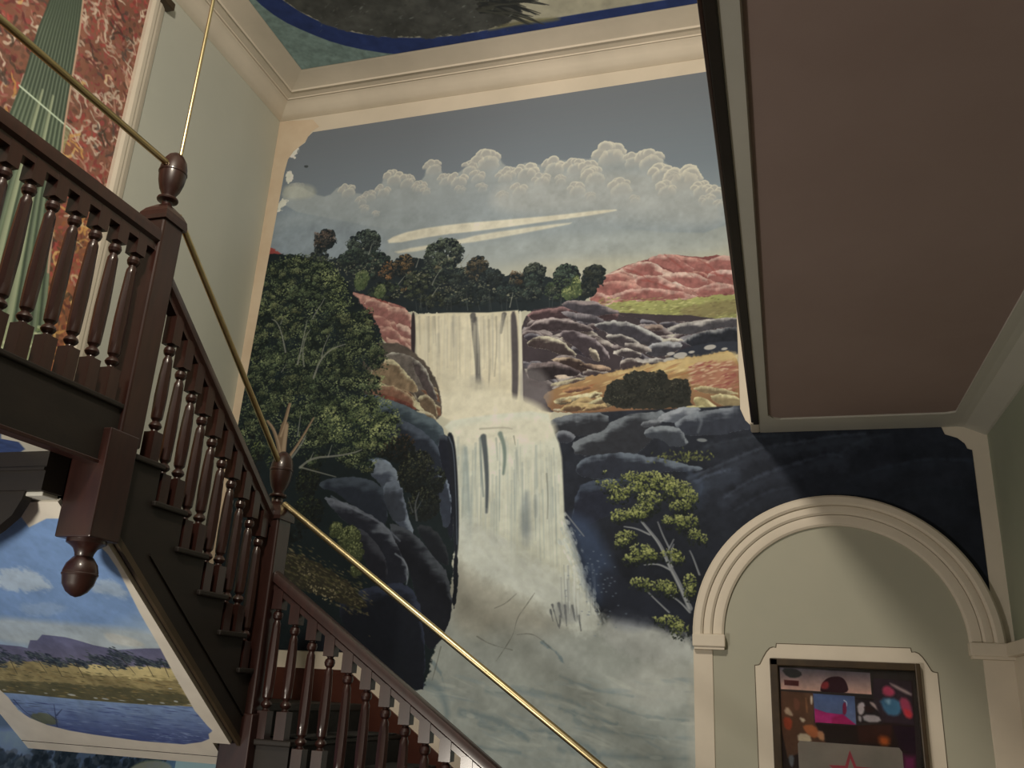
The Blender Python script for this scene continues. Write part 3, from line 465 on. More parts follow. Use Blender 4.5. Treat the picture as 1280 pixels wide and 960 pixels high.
    A.foliage([(400,330),(430,345),(440,375),(425,400),(405,360)], 500, (70,78,46), (156,158,96), size=2, lit=.5)
    A.foliage([(400,500),(480,490),(505,525),(490,560),(440,560),(400,545)], 1500, (62,72,44), (150,152,92), size=2.2, lit=.42)
    for x,y,rx,ry in [][:0] and [(414,345,10,12),(424,352,8,10),(440,505,14,8),(455,516,12,6),(346,344,10,8),(425,540,14,8),(470,545,12,6),(386,332,10,6)]: A.crown(x,y,rx,ry,(84,92,48),(160,162,92),int(rx*ry*.6),size=1.7,hi=.6,solid=False)
    for x,y,r in [(405,400,12),(452,455,12),(365,430,10),(420,420,12),(440,540,14),(375,500,10),(350,470,8)]: A.crown(x,y,r,r,(20,28,30),(32,42,44),int(r*7),size=2,hi=.4,solid=False)
    # the big tree
    for p,w0,w1 in [([(345,640),(350,590),(352,560),(356,532)],17,12),([(352,580),(348,555),(342,536),(334,526)],7,3),([(362,570),(372,556),(384,536),(392,522)],5,1.5),([(350,545),(356,528),(362,505)],7,4)]:
        A.stroke(p, w0, w1, (116,90,66), soft=1.5); A.stroke([(x+w0*.15,y) for x,y in p], w0*.45, w1*.4, (160,132,102), alpha=.8, soft=2)
    for x,y,rx,ry in [(372,520,12,8),(340,505,14,10),(330,560,10,10)]: A.crown(x,y,rx,ry,(40,48,34),(120,124,80),90,size=1.9,hi=.4,solid=False)
    for p,w0,w1 in [([(357,440),(352,415),(346,402),(340,399)],2.6,1),([(351,405),(354,396)],1.6,.8),([(380,458),(378,440),(382,420),(388,412)],2,1),([(391,398),(396,388),(402,380),(406,372)],2,1),([(392,472),(400,450),(414,436),(432,430)],3.4,1.2),([(402,448),(404,435),(412,418)],2,1),([(372,455),(378,430),(384,400)],3,1),([(375,584),(390,572),(420,570),(442,566),(452,562)],3.6,1.4),([(376,584),(398,590),(420,596)],2.4,1),([(410,571),(415,556)],1.8,.8),([(388,574),(392,565)],1.8,.8),([(372,545),(374,530),(376,518)],2,1),([(362,575),(374,560),(382,545)],4,2),([(352,465),(358,455)],1.4,.8)]:
        A.stroke(p, w0, w1, (122,118,104), alpha=.8, soft=1.1)
    for x,y,rx,ry in [(312,575,12,10),(322,560,10,10),(340,575,10,12)]: A.crown(x,y,rx,ry,(40,50,32),(112,116,62),70,size=1.8,hi=.4,solid=False)
    # hairline plaster cracks and the chipped white patches in the top corner
    for p in [[(668,741),(655,760),(646,772),(642,792),(632,808),(620,826)],[(646,793),(664,791),(678,800),(690,812)],[(645,742),(632,754),(618,760)],[(551,808),(545,832),(540,850)],[(596,795),(612,805),(640,812)]]: A.stroke(p, 1.1, .7, (92,88,76), alpha=.6, soft=.8, rag=.6)
    for c_ in [[(366,182),(374,182),(372,192),(366,200),(362,196),(365,188)],[(359,215),(366,214),(369,222),(364,230),(357,230)],[(349,250),(358,249),(360,252),(350,266),(346,264)]]: A.poly(c_, (200,190,168), feather=1.2, rag=5)
    A.poly([(380,207),(386,207),(385,210),(381,210)], (60,62,62), feather=1); A.poly([(355,232),(372,230),(392,232),(398,245),(372,250),(352,248)], (166,160,140), feather=7, alpha=.6)
    return A
WM = paint_waterfall(); WM.finish('waterfall_mural', .7, None, .13)
tl = [(-3.815,4.0),(-3.80,4.13),(-3.76,4.20),(-3.71,4.24),(-3.66,4.275),(-3.64,4.33),(-3.60,4.37)]
mp = [(-3.87,1.93)]+tl+[(-.20,4.405),(-.20,1.78),(-.17,1.70),(-.12,1.645),(-.06,1.615),(.95,1.615),(.965,1.57),(1.03,1.545),(1.065,1.51),(1.075,1.48),(1.10,1.47),(1.10,.30),(-.36,.30),(-.42,-1.4),(-.45,-1.4),(-.45,-1.395),(-2.73,.2),(-3.90,.2)]
mp = [(-3.87,1.93)]+tl+[(-.20,4.405),(-.20,1.78),(-.17,1.70),(-.12,1.645),(-.06,1.615),(.95,1.615),(.965,1.57),(1.03,1.545),(1.065,1.51),(1.075,1.48),(1.10,1.47),(1.10,.33),(-.45,.33),(-.45,-1.35),(-2.74,.2),(-3.90,.2)]
mo = WM.panel('waterfall_mural', [(x,YB,z) for x,z in mp], .004, outward=1 if WM.N[1]<0 else -1)
tag(mo, 'huge painted waterfall landscape covering the tall back wall, clouds above and dark rocks', 'mural')
# ------------------------------------------------------------------ plaster work of the back wall
def arc(cx, cz, r, a0, a1, n): return [(cx+r*math.cos(math.radians(a0+(a1-a0)*i/n)), cz+r*math.sin(math.radians(a0+(a1-a0)*i/n))) for i in range(n+1)]
AX, AZ, RO, RI = .312, .375, .828, .650
# wall inside the arch and down to the floor
bm = bmesh.new(); pts = [(-.45,ZF)]+[(-.45,AZ)]+arc(AX,AZ,.70,180,0,40)+[(XR,AZ),(XR,ZF)]
prism(bm, [(x,YB-.012,z) for x,z in pts], (0,.012,0)); structure('wall_back', bm, M['greenwall'])
arch = empty('blind_arch', (AX,YB,ZF), 'cream moulded plaster blind arch around the picture board at lower right', 'arch')
def archring(prof, a0=180, a1=0, n=56):      # prof: (radius, depth) loop
    bm = bmesh.new(); rings = []
    for i in range(n+1):
        a = math.radians(a0+(a1-a0)*i/n); rings.append([bm.verts.new((AX+r*math.cos(a), YB-d, AZ+r*math.sin(a))) for r,d in prof])
    k = len(prof)
    for a,b in zip(rings, rings[1:]):
        for j in range(k): bm.faces.new((a[j],a[(j+1)%k],b[(j+1)%k],b[j]))
    bm.faces.new(rings[0]); bm.faces.new(rings[-1]); return bm
obj('outer_archivolt', archring([(RO,0),(RO,.050),(RO-.012,.062),(RO-.045,.066),(RO-.058,.056),(RO-.060,.040),(RO-.064,.0)]), M['cream'], arch, True)
obj('middle_archivolt', archring([(RO-.060,0),(RO-.062,.044),(RO-.075,.050),(RO-.100,.050),(RO-.112,.040),(RO-.116,.0)]), M['cream'], arch, True)
obj('inner_archivolt', archring([(RO-.114,0),(RO-.116,.036),(RO-.150,.040),(RI+.012,.038),(RI,.028),(RI,0)]), M['cream'], arch, True)
for x0,x1 in ((-.516,-.330),(.955,XR)):
    bm = bmesh.new(); box(bm, (x0,YB-.075,.315),(x1,YB,.385),.006); box(bm, (x0+.008,YB-.062,.300),(x1-.006,YB,.316)); obj('impost', bm, M['cream'], arch)
obj('pilaster', bx((-.516,YB-.022,ZF),(-.405,YB,.300),.004), M['cream'], arch)
obj('pilaster', bx((1.02,YB-.022,ZF),(XR,YB,.300),.004), M['cream'], arch)
obj('impost_return', bx((XR-.06,4.4,.315),(XR,YB-.075,.385),.006), M['cream'], arch)
obj('pilaster_return', bx((XR-.02,4.5,ZF),(XR,YB-.02,.315),.004), M['cream'], arch)
# scalloped plaster surround and the picture board
def surround(x0,x1,z0,z1,c,r):
    L = []
    L += [(x0,z0),(x0,z1-c)]; L += [(x0+.022,z1-c+.004)]; L += [(x0+.03+ (c-.05)*t, z1-c+.01+(c-.03)*math.sin(t*1.5708)) for t in (0,.25,.5,.75,1)]; L += [(x0+c-.004,z1-.022),(x0+c,z1)]
    Rr = [(x1-(x-x0), z) for x,z in L[::-1]]; return L+Rr
bm = bmesh.new(); prism(bm, [(x,YB-.020,z) for x,z in surround(-.168,.788,ZF+.1,.345,.125,.06)], (0,.01,0)); tag(obj('trim_1', bm, M['cream']), kind='structure')
bm = bmesh.new(); prism(bm, [(x,YB-.014,z) for x,z in surround(-.173,.793,ZF+.1,.350,.125,.06)], (0,.004,0)); tag(obj('trim_2', bm, M['lineg']), kind='structure')
FX0, FX1, FZ1, FZ0 = -.087, .700, .265, -.75
fr = empty('picture_board', (.306,YB-.02,FZ0), 'dark framed glass board of colour photographs hung inside the plaster arch', 'picture board')
FY = YB-.022
def framebar(a, b): obj('frame_rail', bx(a,b,.006), M['bronze'], fr)
framebar((FX0,FY-.03,FZ0),(FX0+.045,FY,FZ1)); framebar((FX1-.028,FY-.045,FZ0),(FX1,FY,FZ1))
framebar((FX0,FY-.03,FZ1-.040),(FX1,FY,FZ1)); framebar((FX0,FY-.03,FZ0),(FX1,FY,FZ0+.04))
obj('backing_board', bx((FX0+.02,FY-.004,FZ0+.02),(FX1-.02,FY,FZ1-.02)), mat('black_backing', (.016,.012,.010),(.028,.020,.016),12,.6), fr)
def prints():
    B = Paint((FX0,FY-.006,FZ0),(1,0,0),(0,0,1),FX1-FX0,FZ1-FZ0,420,(36,26,22)); k = B.k = 1.0*420/185
    def Q(p, col, **kw): kw.setdefault('sm',0); kw.setdefault('vary',.06); B.poly([(950+x/5.818,810+y/5.818) for x,y in p], col, **kw)
    # sunset print
    Q([(140,140),(800,180),(812,340),(150,300)], (84,76,80), col2=(182,142,122))
    Q([(150,150),(250,145),(315,190),(270,220),(200,215)], (42,40,38), feather=1.5, sm=1); Q([(175,232),(282,240),(280,278),(178,270)], (66,28,26), feather=1)
    Q([(437,330),(440,280),(470,230),(520,208),(590,208),(630,250),(648,335)], (44,22,26), sm=2, feather=1); Q([(440,300),(450,250),(500,240),(500,300)], (122,42,42), sm=2, feather=2)
    # brown print with figures
    Q([(150,310),(390,330),(395,540),(480,690),(200,800),(150,560)], (78,52,36), feather=1.5)
    for c,p in [((150,128,104),[(195,420),(240,480),(235,500),(170,470)]),((128,52,30),[(165,500),(235,510),(230,600),(180,590)]),((170,156,130),[(280,500),(335,520),(310,550)]),((150,84,48),[(310,560),(400,560),(440,640),(380,660),(320,600)]),((178,160,130),[(270,620),(360,625),(380,690),(280,690)]),((120,80,50),[(330,330),(350,470),(335,470)]),((96,60,44),[(240,360),(290,380),(285,450),(250,450)]),((190,176,150),[(365,350),(382,350),(380,410),(368,410)]),((160,112,78),[(420,600),(465,610),(470,680),(420,660)]),((90,92,94),[(205,780),(250,780),(240,873),(215,850)])]: Q(p,c,sm=1,feather=2)
    # blue and pink print
    Q([(385,330),(688,350),(700,560),(400,540)], (70,84,116), col2=(92,104,128)); Q([(395,440),(480,470),(600,485),(700,560),(400,545)], (158,42,96), sm=0); Q([(600,400),(625,395),(630,480),(600,490)], (122,36,60), sm=1); Q([(520,510),(600,480),(690,560),(520,556)], (142,28,74), sm=0,feather=2)
    B.stroke([(950+x/5.818,810+y/5.818) for x,y in [(608,380),(628,392),(628,420)]], .8,.5,(200,196,190))
    # black and white print
    Q([(690,370),(900,385),(890,550),(700,540)], (40,32,32)); 
    for p,c in [([(705,410),(750,390),(765,430),(745,490),(712,480)],(168,154,148)),([(740,485),(860,490),(885,540),(760,540)],(150,140,136)),([(790,390),(830,400),(905,460),(880,470),(820,430)],(158,136,126)),([(712,490),(738,500),(735,540),(715,530)],(150,140,136)),([(750,420),(830,430),(830,470),(770,470)],(48,30,28))]: Q(p,c,sm=1,feather=2)
    # dancers print
    Q([(820,220),(1100,240),(1120,560),(890,540),(820,370)], (50,38,42), feather=2)
    for p,c in [([(885,290),(930,270),(985,320),(960,355),(895,345)],(164,60,80)),([(940,250),(1100,330),(1095,350),(960,280)],(160,138,128)),([(860,360),(1010,370),(1030,460),(990,500),(910,480)],(60,96,118)),([(1010,360),(1080,370),(1110,470),(1090,510),(1030,460)],(142,56,74)),([(900,380),(950,370),(940,420)],(120,150,160)),([(1040,430),(1110,470),(1100,520),(1050,500)],(168,48,52))]: Q(p,c,sm=1,feather=3)
    Q([(700,560),(960,560),(960,700),(720,690)], (52,28,22), feather=3); Q([(860,640),(940,650),(935,712),(870,705)], (156,74,30), sm=1, feather=5); Q([(960,560),(1130,580),(1140,800),(1010,720)], (34,20,28), feather=3); Q([(1040,780),(1130,790),(1130,900),(1040,900)], (92,30,60), feather=6)
    B.finish('board_prints', .4, (.62,.55,.46)); return B
PB = prints()
def bw(px,py,Y): d = ray(px,py); t = Y/d[1]; return (d[0]*t, Y, d[2]*t)
bk = [o for o in fr.children if o.name.startswith('backing_board')][0]
def print_(q, dy, label):
    pts = []
    for x,y in q:
        X,_,Z = bw(950+x/5.818,810+y/5.818,FY); pts.append((X,FY-dy,Z))
    o = PB.panel('photo_print', pts, .002, None, 1 if PB.N[1]<0 else -1); o.parent = bk; o['label'] = label
print_([(140,140),(800,180),(812,340),(150,300)], .0065, 'sunset photograph')
print_([(150,312),(388,326),(398,540),(480,560),(480,690),(270,880),(160,880)], .006, 'brown photograph with figures in pale clothes')
print_([(385,330),(688,350),(700,560),(400,540)], .0085, 'blue and pink photograph')
print_([(690,362),(888,376),(895,552),(700,542)], .0075, 'dark photograph of a pale reclining figure')
print_([(820,220),(1110,238),(1122,560),(896,552),(888,376),(820,360)], .006, 'photograph in pink and blue tones')
print_([(480,560),(700,562),(895,553),(1122,562),(1140,900),(480,900)], .0055, 'dark photograph with orange glow')
# pale sheet with a red star in front of the collage
a0 = bw(997,927,FY-.012); a1 = bw(1127,935,FY-.012); 
sheet = [(a0[0],FY-.012,-.75),(a1[0],FY-.012,-.75),(a1[0]+.002,FY-.012,a1[2]-.02),(a1[0]-.012,FY-.012,a1[2]),(a0[0]+.01,FY-.012,a1[2]+.004),(a0[0],FY-.012,a1[2]-.012)]
ns_ = obj('notice_sheet', prism(bmesh.new(), sheet, (0,.003,0)), mat('grey_paper', (.22,.205,.19),(.30,.27,.24),5,.5,bs=0), fr)
s0 = bw(1062,936,FY-.014); cz0 = s0[2]-.125
def star(r0,r1): return [((r0 if i%2==0 else r1)*math.sin(i*math.pi/5), (r0 if i%2==0 else r1)*math.cos(i*math.pi/5)) for i in range(10)]
bm = bmesh.new(); so, si = star(.118,.048), star(.078,.030); vo=[]
for y in (FY-.0125,FY-.0165):
    vo.append(([bm.verts.new((s0[0]+x,y,cz0+z)) for x,z in so],[bm.verts.new((s0[0]+x,y,cz0+z)) for x,z in si]))
for i in range(10):
    j=(i+1)%10
    for q in ((vo[0][0],vo[0][1]),(vo[1][0],vo[1][1]),(vo[0][0],vo[1][0]),(vo[0][1],vo[1][1])): bm.faces.new((q[0][i],q[0][j],q[1][j],q[1][i]))
so_ = obj('star_emblem', bm, mat('red_print', (.34,.035,.06),(.42,.05,.08),8,.5,bs=0), fr); so_['label'] = 'outlined red five-pointed star'; so_.parent = ns_
# glass pane
g, nt, b = nm('frame_glass'); b.inputs['Base Color'].default_value=(1,1,1,1); b.inputs['Transmission Weight'].default_value=1; b.inputs['Roughness'].default_value=.02; b.inputs['IOR'].default_value=1.1
obj('glass_pane', bx((FX0+.04,FY-.026,FZ0+.035),(FX1-.024,FY-.023,FZ1-.035)), g, fr)
# borders of the mural: stained left strip, sloping band along the stair, right strip
tag(obj('trim_3', prism(bmesh.new(), [(XL,YB-.002,.2),(-3.905,YB-.002,.2),(-3.872,YB-.002,1.93),(-3.82,YB-.002,4.0),(-3.80,YB-.002,4.14),(-3.76,YB-.002,4.21),(-3.66,YB-.002,4.29),(-3.62,YB-.002,4.38),(-3.55,YB-.002,4.42),(-3.62,YB-.002,4.50),(XL,YB-.002,4.53)], (0,.002,0)), M['peach']), kind='structure')
# cornice: bottom at 4.53, flat bands to the ceiling painting
def cornice(name, p0, p1, inward, miter0=0, miter1=0):
    prof = [(-.004,4.53),(.004,4.528),(.030,4.535),(.055,4.552),(.085,4.585),(.105,4.610),(.130,4.622),(.138,4.634),(.146,4.622),(.150,4.632),(.215,4.640),(.224,4.628),(.232,4.640),(.250,4.646),(.40,4.652),(.43,4.66),(.43,4.68),(0,4.68)]
    bm = bmesh.new(); p0, p1, n = Vector(p0), Vector(p1), Vector(inward); d = (p1-p0).normalized()
    a = [bm.verts.new(p0+n*s+d*(s*miter0)+Vector((0,0,z))) for s,z in prof]; b = [bm.verts.new(p1+n*s-d*(s*miter1)+Vector((0,0,z))) for s,z in prof]; k=len(prof)
    for i in range(k): bm.faces.new((a[i],a[(i+1)%k],b[(i+1)%k],b[i]))
    bm.faces.new(a); bm.faces.new(b); tag(obj(name, bm, M['cream'], smooth=True), kind='structure')
cornice('trim_4', (XL,YB,0), (XR,YB,0), (0,-1,0), 1, 0)
cornice('trim_5', (XL,-3.9,0), (XL,YB,0), (1,0,0), 0, 1)
# ceiling painting
def paint_ceiling():
    C = Paint((XL,YB,ZC),(1,0,0),(0,-1,0),3.9,3.0,170,(104,116,106)); k = C.k
    d = C.n1-.5; C.c *= (1+d[...,None]*.35)
    C.c *= (1+(C.n2-.5)[...,None]*.12)
    outer = [(1000,-14),(877,9),(740,33),(620,57),(560,66),(512,69),(465,64),(420,54),(384,40),(350,24),(319,0),(280,-45),(240,-120),(300,-300),(900,-300)]
    inner = [(1000,-36),(877,-8),(740,14),(620,35),(570,44),(525,47),(485,46),(450,42),(418,34),(387,21),(362,6),(336,-14),(305,-40),(270,-115),(320,-280),(880,-280)]
    C.poly(outer, (38,48,82), feather=1.5, sm=1, vary=.08); C.poly(inner, (150,140,116), feather=1.5, sm=1, vary=.06)
    C.poly([(336,-14),(362,6),(387,21),(418,34),(450,42),(485,46),(525,47),(570,44),(600,38),(640,30),(655,10),(640,-40),(600,-120),(400,-200),(280,-120)], (62,60,54), feather=3, rag=6, vary=.14)
    C.poly([(600,41),(650,30),(700,26),(700,20),(640,26)], (104,96,66), feather=5, alpha=.8)
    for i in range(44):      # palm fronds
        a = random.uniform(-1.3,.9); x0,y0 = 608+random.uniform(-14,14), 6+random.uniform(-10,10); L = random.uniform(24,74)
        x1,y1 = x0+L*math.cos(a*.5), y0+L*.35*math.sin(a)+abs(L)*.12
        if y1 > 30: y1 = 30
        C.stroke([(x0,y0),((x0+x1)/2,(y0+y1)/2-4),(x1,y1)], 5, .8, random.choice([(48,46,40),(58,56,48),(38,38,36)]), soft=1.2)
    for i in range(160):
        x = random.uniform(380,640); y = random.uniform(-30,40); c = C.P([(x,y)])[0]; C.dab(c[0],c[1],random.uniform(1,5),random.uniform(.6,1.5),random.uniform(-.9,-.1),random.choice([(92,92,84),(48,48,44),(78,76,66),(120,120,110)]),.55)
    C.finish('ceiling_painting', .7, (.50,.43,.35)); return C
CP = paint_ceiling()
t_ = tag(CP.panel('ceiling_mural', [(XL+.43,YB-.43,ZC),(XL+3.85,YB-.43,ZC),(XL+3.85,YB-2.95,ZC),(XL+.43,YB-2.95,ZC)], .004, None, 1 if CP.N[2]<0 else -1), 'painted ceiling panel with a blue ring and dark palm foliage', 'ceiling mural')
# ------------------------------------------------------------------ left wall: autumn mural and its white upright
def paint_autumn():
    L = Paint((XL,YB,1.0),(0,-1,0),(0,0,1),4.0,3.5,200,(118,66,50)); k = L.k = 200/200*1.25
    base = L.n3; L.c[:] = (np.array((108,70,54))/255)*(.85+.4*L.n2[...,None])
    low = np.clip((np.arange(L.H)/L.H-.45)*2.2,0,1)[:,None,None]; L.c[:] = L.c*(1-low*.6)+(np.array((136,82,46))/255)*low*.6*(.8+.5*L.n2[...,None])
    pal_t = [(122,72,62),(112,62,54),(98,68,54),(80,58,46),(132,92,76),(126,58,54),(104,74,58)]
    pal_b = [(140,92,54),(124,74,44),(96,58,40),(72,54,40),(150,108,62),(116,56,42),(84,64,42)]
    for i in range(15000):
        x = random.uniform(0,L.W*.85); y = random.uniform(0,L.H); u = y/L.H+random.gauss(0,.10); q3 = L.n3[int(y),int(x)]
        col = random.choice(pal_b if u > .55 else pal_t)
        if q3 > .54 and random.random()<.5: col = (138,62,54)
        L.dab(x,y,random.uniform(1.5,6),random.uniform(1.2,3.4),random.gauss(.9,.8),np.array(col)*random.uniform(.85,1.12),.7)
    L.k = 1
    def squig(x, y, n, c, w_, al):
        q = [(x,y)]; an = random.uniform(0,6.28)
        for _ in range(n): an += random.gauss(0,1.0); x += math.cos(an)*6; y += math.sin(an)*6; q.append((x,y))
        for (ax,ay),(bx_,by) in zip(q,q[1:]):
            L.dab((ax+bx_)/2,(ay+by)/2,4.2,w_*random.uniform(.6,1.2),math.atan2(by-ay,bx_-ax),np.array(c)*random.uniform(.9,1.08),al)
    for i in range(2600):
        x = random.uniform(0,L.W*.85); y = random.uniform(0,L.H); q = L.n3[int(y),int(x)]; q2 = L.n2[int(y),int(x)]
        if q2 < .47 and random.random() < .8: continue
        u = y/L.H+random.gauss(0,.1); c = random.choice([(172,150,126),(160,134,112),(178,158,134),(156,118,96)]) if u < .52 else random.choice([(186,150,92),(170,126,70),(178,150,110)])
        squig(x,y,random.randint(2,6),c,2.0,.75)
    for i in range(1500):
        x = random.uniform(0,L.W*.85); y = random.uniform(0,L.H)
        if L.n2[int(y),int(x)] > .52: continue
        squig(x,y,random.randint(1,5),random.choice([(62,50,40),(70,58,50),(84,44,40)]),2.4,.7)
    L.k = 1.25
    # ribbed green column of water or pasture tapering upwards
    edgeL = [(78,-60),(62,0),(47,35),(28,100),(10,145),(-22,230),(-60,330),(-100,440)]; edgeR = [(106,-60),(103,0),(97,50),(88,110),(80,160),(75,200),(66,280),(58,380),(50,470)]
    poly = edgeL+edgeR[::-1]+[]
    L.poly(poly, (78,84,66), feather=1.2, sm=0, vary=.04)
    lo = [(28,100),(88,162),(75,200),(66,280),(58,380),(50,470),(-100,440),(-22,230),(10,145)]
    L.poly(lo, (106,118,84), feather=1.2, alpha=.55, sm=0, vary=.06)
    for i in range(13):
        t = (i+.5)/13; n = len(edgeL)
        pts = [(np.interp(j/(n-1),np.linspace(0,1,n),[p[0] for p in edgeL])*(1-t)+np.interp(j/(n-1),np.linspace(0,1,len(edgeR)),[p[0] for p in edgeR])*t, np.interp(j/(n-1),np.linspace(0,1,n),[p[1] for p in edgeL])*(1-t)+np.interp(j/(n-1),np.linspace(0,1,len(edgeR)),[p[1] for p in edgeR])*t) for j in range(n)]
        L.stroke(pts, 1.8, 5, (52,58,46), alpha=.75, soft=1.2); L.stroke([(x+2.6,y) for x,y in pts], 1.4, 4, (116,121,98), alpha=.55, soft=1.2)
        if i in (5,8): L.stroke([(x+1.5,y) for x,y in pts][3:], 3, 8, (160,160,124), alpha=.6, soft=2)
    L.stroke([(24,107),(88,162)], 2, 2, (166,176,142), soft=1)
    L.stroke([(104,0),(98,50),(88,110),(80,160),(76,200),(66,280),(60,340)], 2, 2.5, (168,132,106), alpha=.9, soft=1)
    L.poly([(-60,385),(10,400),(50,430),(50,480),(-60,460)], (150,152,112), feather=3, alpha=.8, vary=.1)
    for i in range(60):
        c = L.P([(random.uniform(-10,50),random.uniform(405,450))])[0]; L.dab(c[0],c[1],3,2,.5,random.choice([(170,172,128),(116,126,76),(180,176,140)]),.7)
    L.finish('autumn_mural', .6, (.50,.44,.36)); return L
AM = paint_autumn(); YT0, YT1 = 3.835, 3.975
tag(AM.panel('autumn_mural', [(XL,YT0,1.03),(XL,1.6,1.03),(XL,1.6,4.44),(XL,YT0,4.44)], .004, None, 1 if AM.N[0]>0 else -1), 'mottled red and gold mural with ribbed green band above the upper landing', 'mural')
bm = bmesh.new(); prof = [(YT0,0),(YT0,.03),(YT0+.02,.045),(YT0+.05,.045),(YT0+.065,.03),(YT0+.09,.03),(YT0+.12,.02),(YT1,.012),(YT1,0)]
prism(bm, [(XL+d,y,1.03) for y,d in prof], (0,0,3.37)); tag(obj('trim_6', bm, M['cream']), kind='structure')
obj2 = tag(obj('trim_7', bx((XL,YT0-.02,4.37),(XL+.07,YT1+.03,4.43),.008), M['bronze']), kind='structure')
# ------------------------------------------------------------------ joinery profiles
def rail_prof(w=.043, h=.112): return [(-w*.62,-h),(-w*.62,-h*.70),(-w,-h*.58),(-w,-h*.30),(-w*.86,-h*.08),(-w*.4,0),(w*.4,0),(w*.86,-h*.08),(w,-h*.30),(w,-h*.58),(w*.62,-h*.70),(w*.62,-h)]
def baluster_mesh(name, zl, zu, ztop, zbot, slope=0, axis='y'):
    """zl / zu: lower and upper bead heights, square blocks above and below; local origin at bottom."""
    bm = bmesh.new(); hw = .0285
    b0 = zl-.030; box(bm, (-hw,-hw,zbot), (hw,hw,b0))
    prof = [(.020,b0-.001),(.013,b0+.006),(.012,b0+.012),(.021,b0+.022),(.024,zl),(.021,b0+.040),(.013,b0+.050),(.014,b0+.054),(.0205,b0+.064),(.0215,b0+.075)]
    t0 = zu+.030-.064; mid = (zl+zu)/2
    prof += [(.0225,b0+.12),(.0235,mid-.04),(.0215,mid+.06),(.0185,t0-.03),(.0175,t0-.008),(.013,t0+.004),(.012,t0+.010),(.0195,t0+.020),(.0225,zu),(.0195,t0+.048),(.012,t0+.056),(.013,t0+.060),(.020,t0+.066)]
    prof = [(r*1.2,z) for r,z in prof]; lathe(bm, prof, (0,0,0), 16, lambda z: .10 if b0+.08 < z < t0-.02 else 0)
    box(bm, (-hw,-hw,t0+.064), (hw,hw,ztop))
    me = bpy.data.meshes.new(name); bmesh.ops.recalc_face_normals(bm, faces=bm.faces); bm.to_mesh(me); bm.free(); me.materials.append(M['wood'])
    me.polygons.foreach_set('use_smooth', [True]*len(me.polygons)); me.set_sharp_from_angle(angle=math.radians(26)); return me
def put(name, me, loc, parent):
    o = bpy.data.objects.new(name, me); COL.objects.link(o); o.parent = parent; o.location = Vector(loc)-Vector(parent.location); return o
XS, YC, Y1 = -2.60, 4.15, 2.93
RISE = .163; ZL1 = 1.03; ZL2 = ZL1-7*RISE; RB = .205; RC = .241
SB, SCc = -.760, -.676
# landing balustrade (level), baluster spacing .1155
ba = empty('balustrade', (XS,2.2,1.035), 'level dark wooden balustrade of the upper landing, top left', 'balustrade')
obj('handrail', sweep(bmesh.new(), rail_prof(), (XS,1.2,1.872), (XS,Y1-.05,1.872), (1,0,0)), M['wood'], ba, True)
meA = baluster_mesh('baluster', 1.203, 1.665, 1.79, 1.035)
for i in range(13): put('baluster', meA, (XS, 2.769-.1155*i, 0), ba)
# flight B balustrade
bb = empty('balustrade', (XS,3.5,.5), 'dark wooden balustrade descending from the hanging newel to the corner newel', 'balustrade')
zrB = lambda y: 1.605+SB*(y-3.11)
obj('handrail', sweep(bmesh.new(), rail_prof(w=.040,h=.098), (XS,Y1+.05,zrB(Y1+.05)), (XS,YC-.05,zrB(YC-.05)), (1,0,0)), M['wood'], bb, True)
N1 = 3.15; treadB = lambda y: ZL1-RISE*(1+max(0,math.ceil((y-N1+.012)/RB)))
for i in range(10):
    y = 3.095+.103*i; zt = treadB(y); zu = 1.366+SB*(y-3.11)
    put('baluster', baluster_mesh('baluster', zt+.158, zu, zrB(y)-.07, zt), (XS,y,0), bb)
# flight C balustrade
bc = empty('balustrade', (-2.0,YC,-.2), 'reddish dark wooden balustrade falling right from the corner newel below the waterfall', 'balustrade')
zrC = lambda x: .375+SCc*(x+2.284)
obj('handrail', sweep(bmesh.new(), rail_prof(w=.040,h=.098), (XS+.05,YC,zrC(XS+.05)), (-.75,YC,zrC(-.75)), (0,1,0)), M['wood'], bc, True)
treadC = lambda x: ZL2-RISE*(1+max(0,math.floor((x-XS-.03)/RC)))
for i in range(16):
    x = -2.50+.1085*i; zt = treadC(x); zu = .172+SCc*(x+2.284)
    put('baluster', baluster_mesh('baluster', zt+.16, zu, zrC(x)-.07, zt), (x,YC,0), bc)
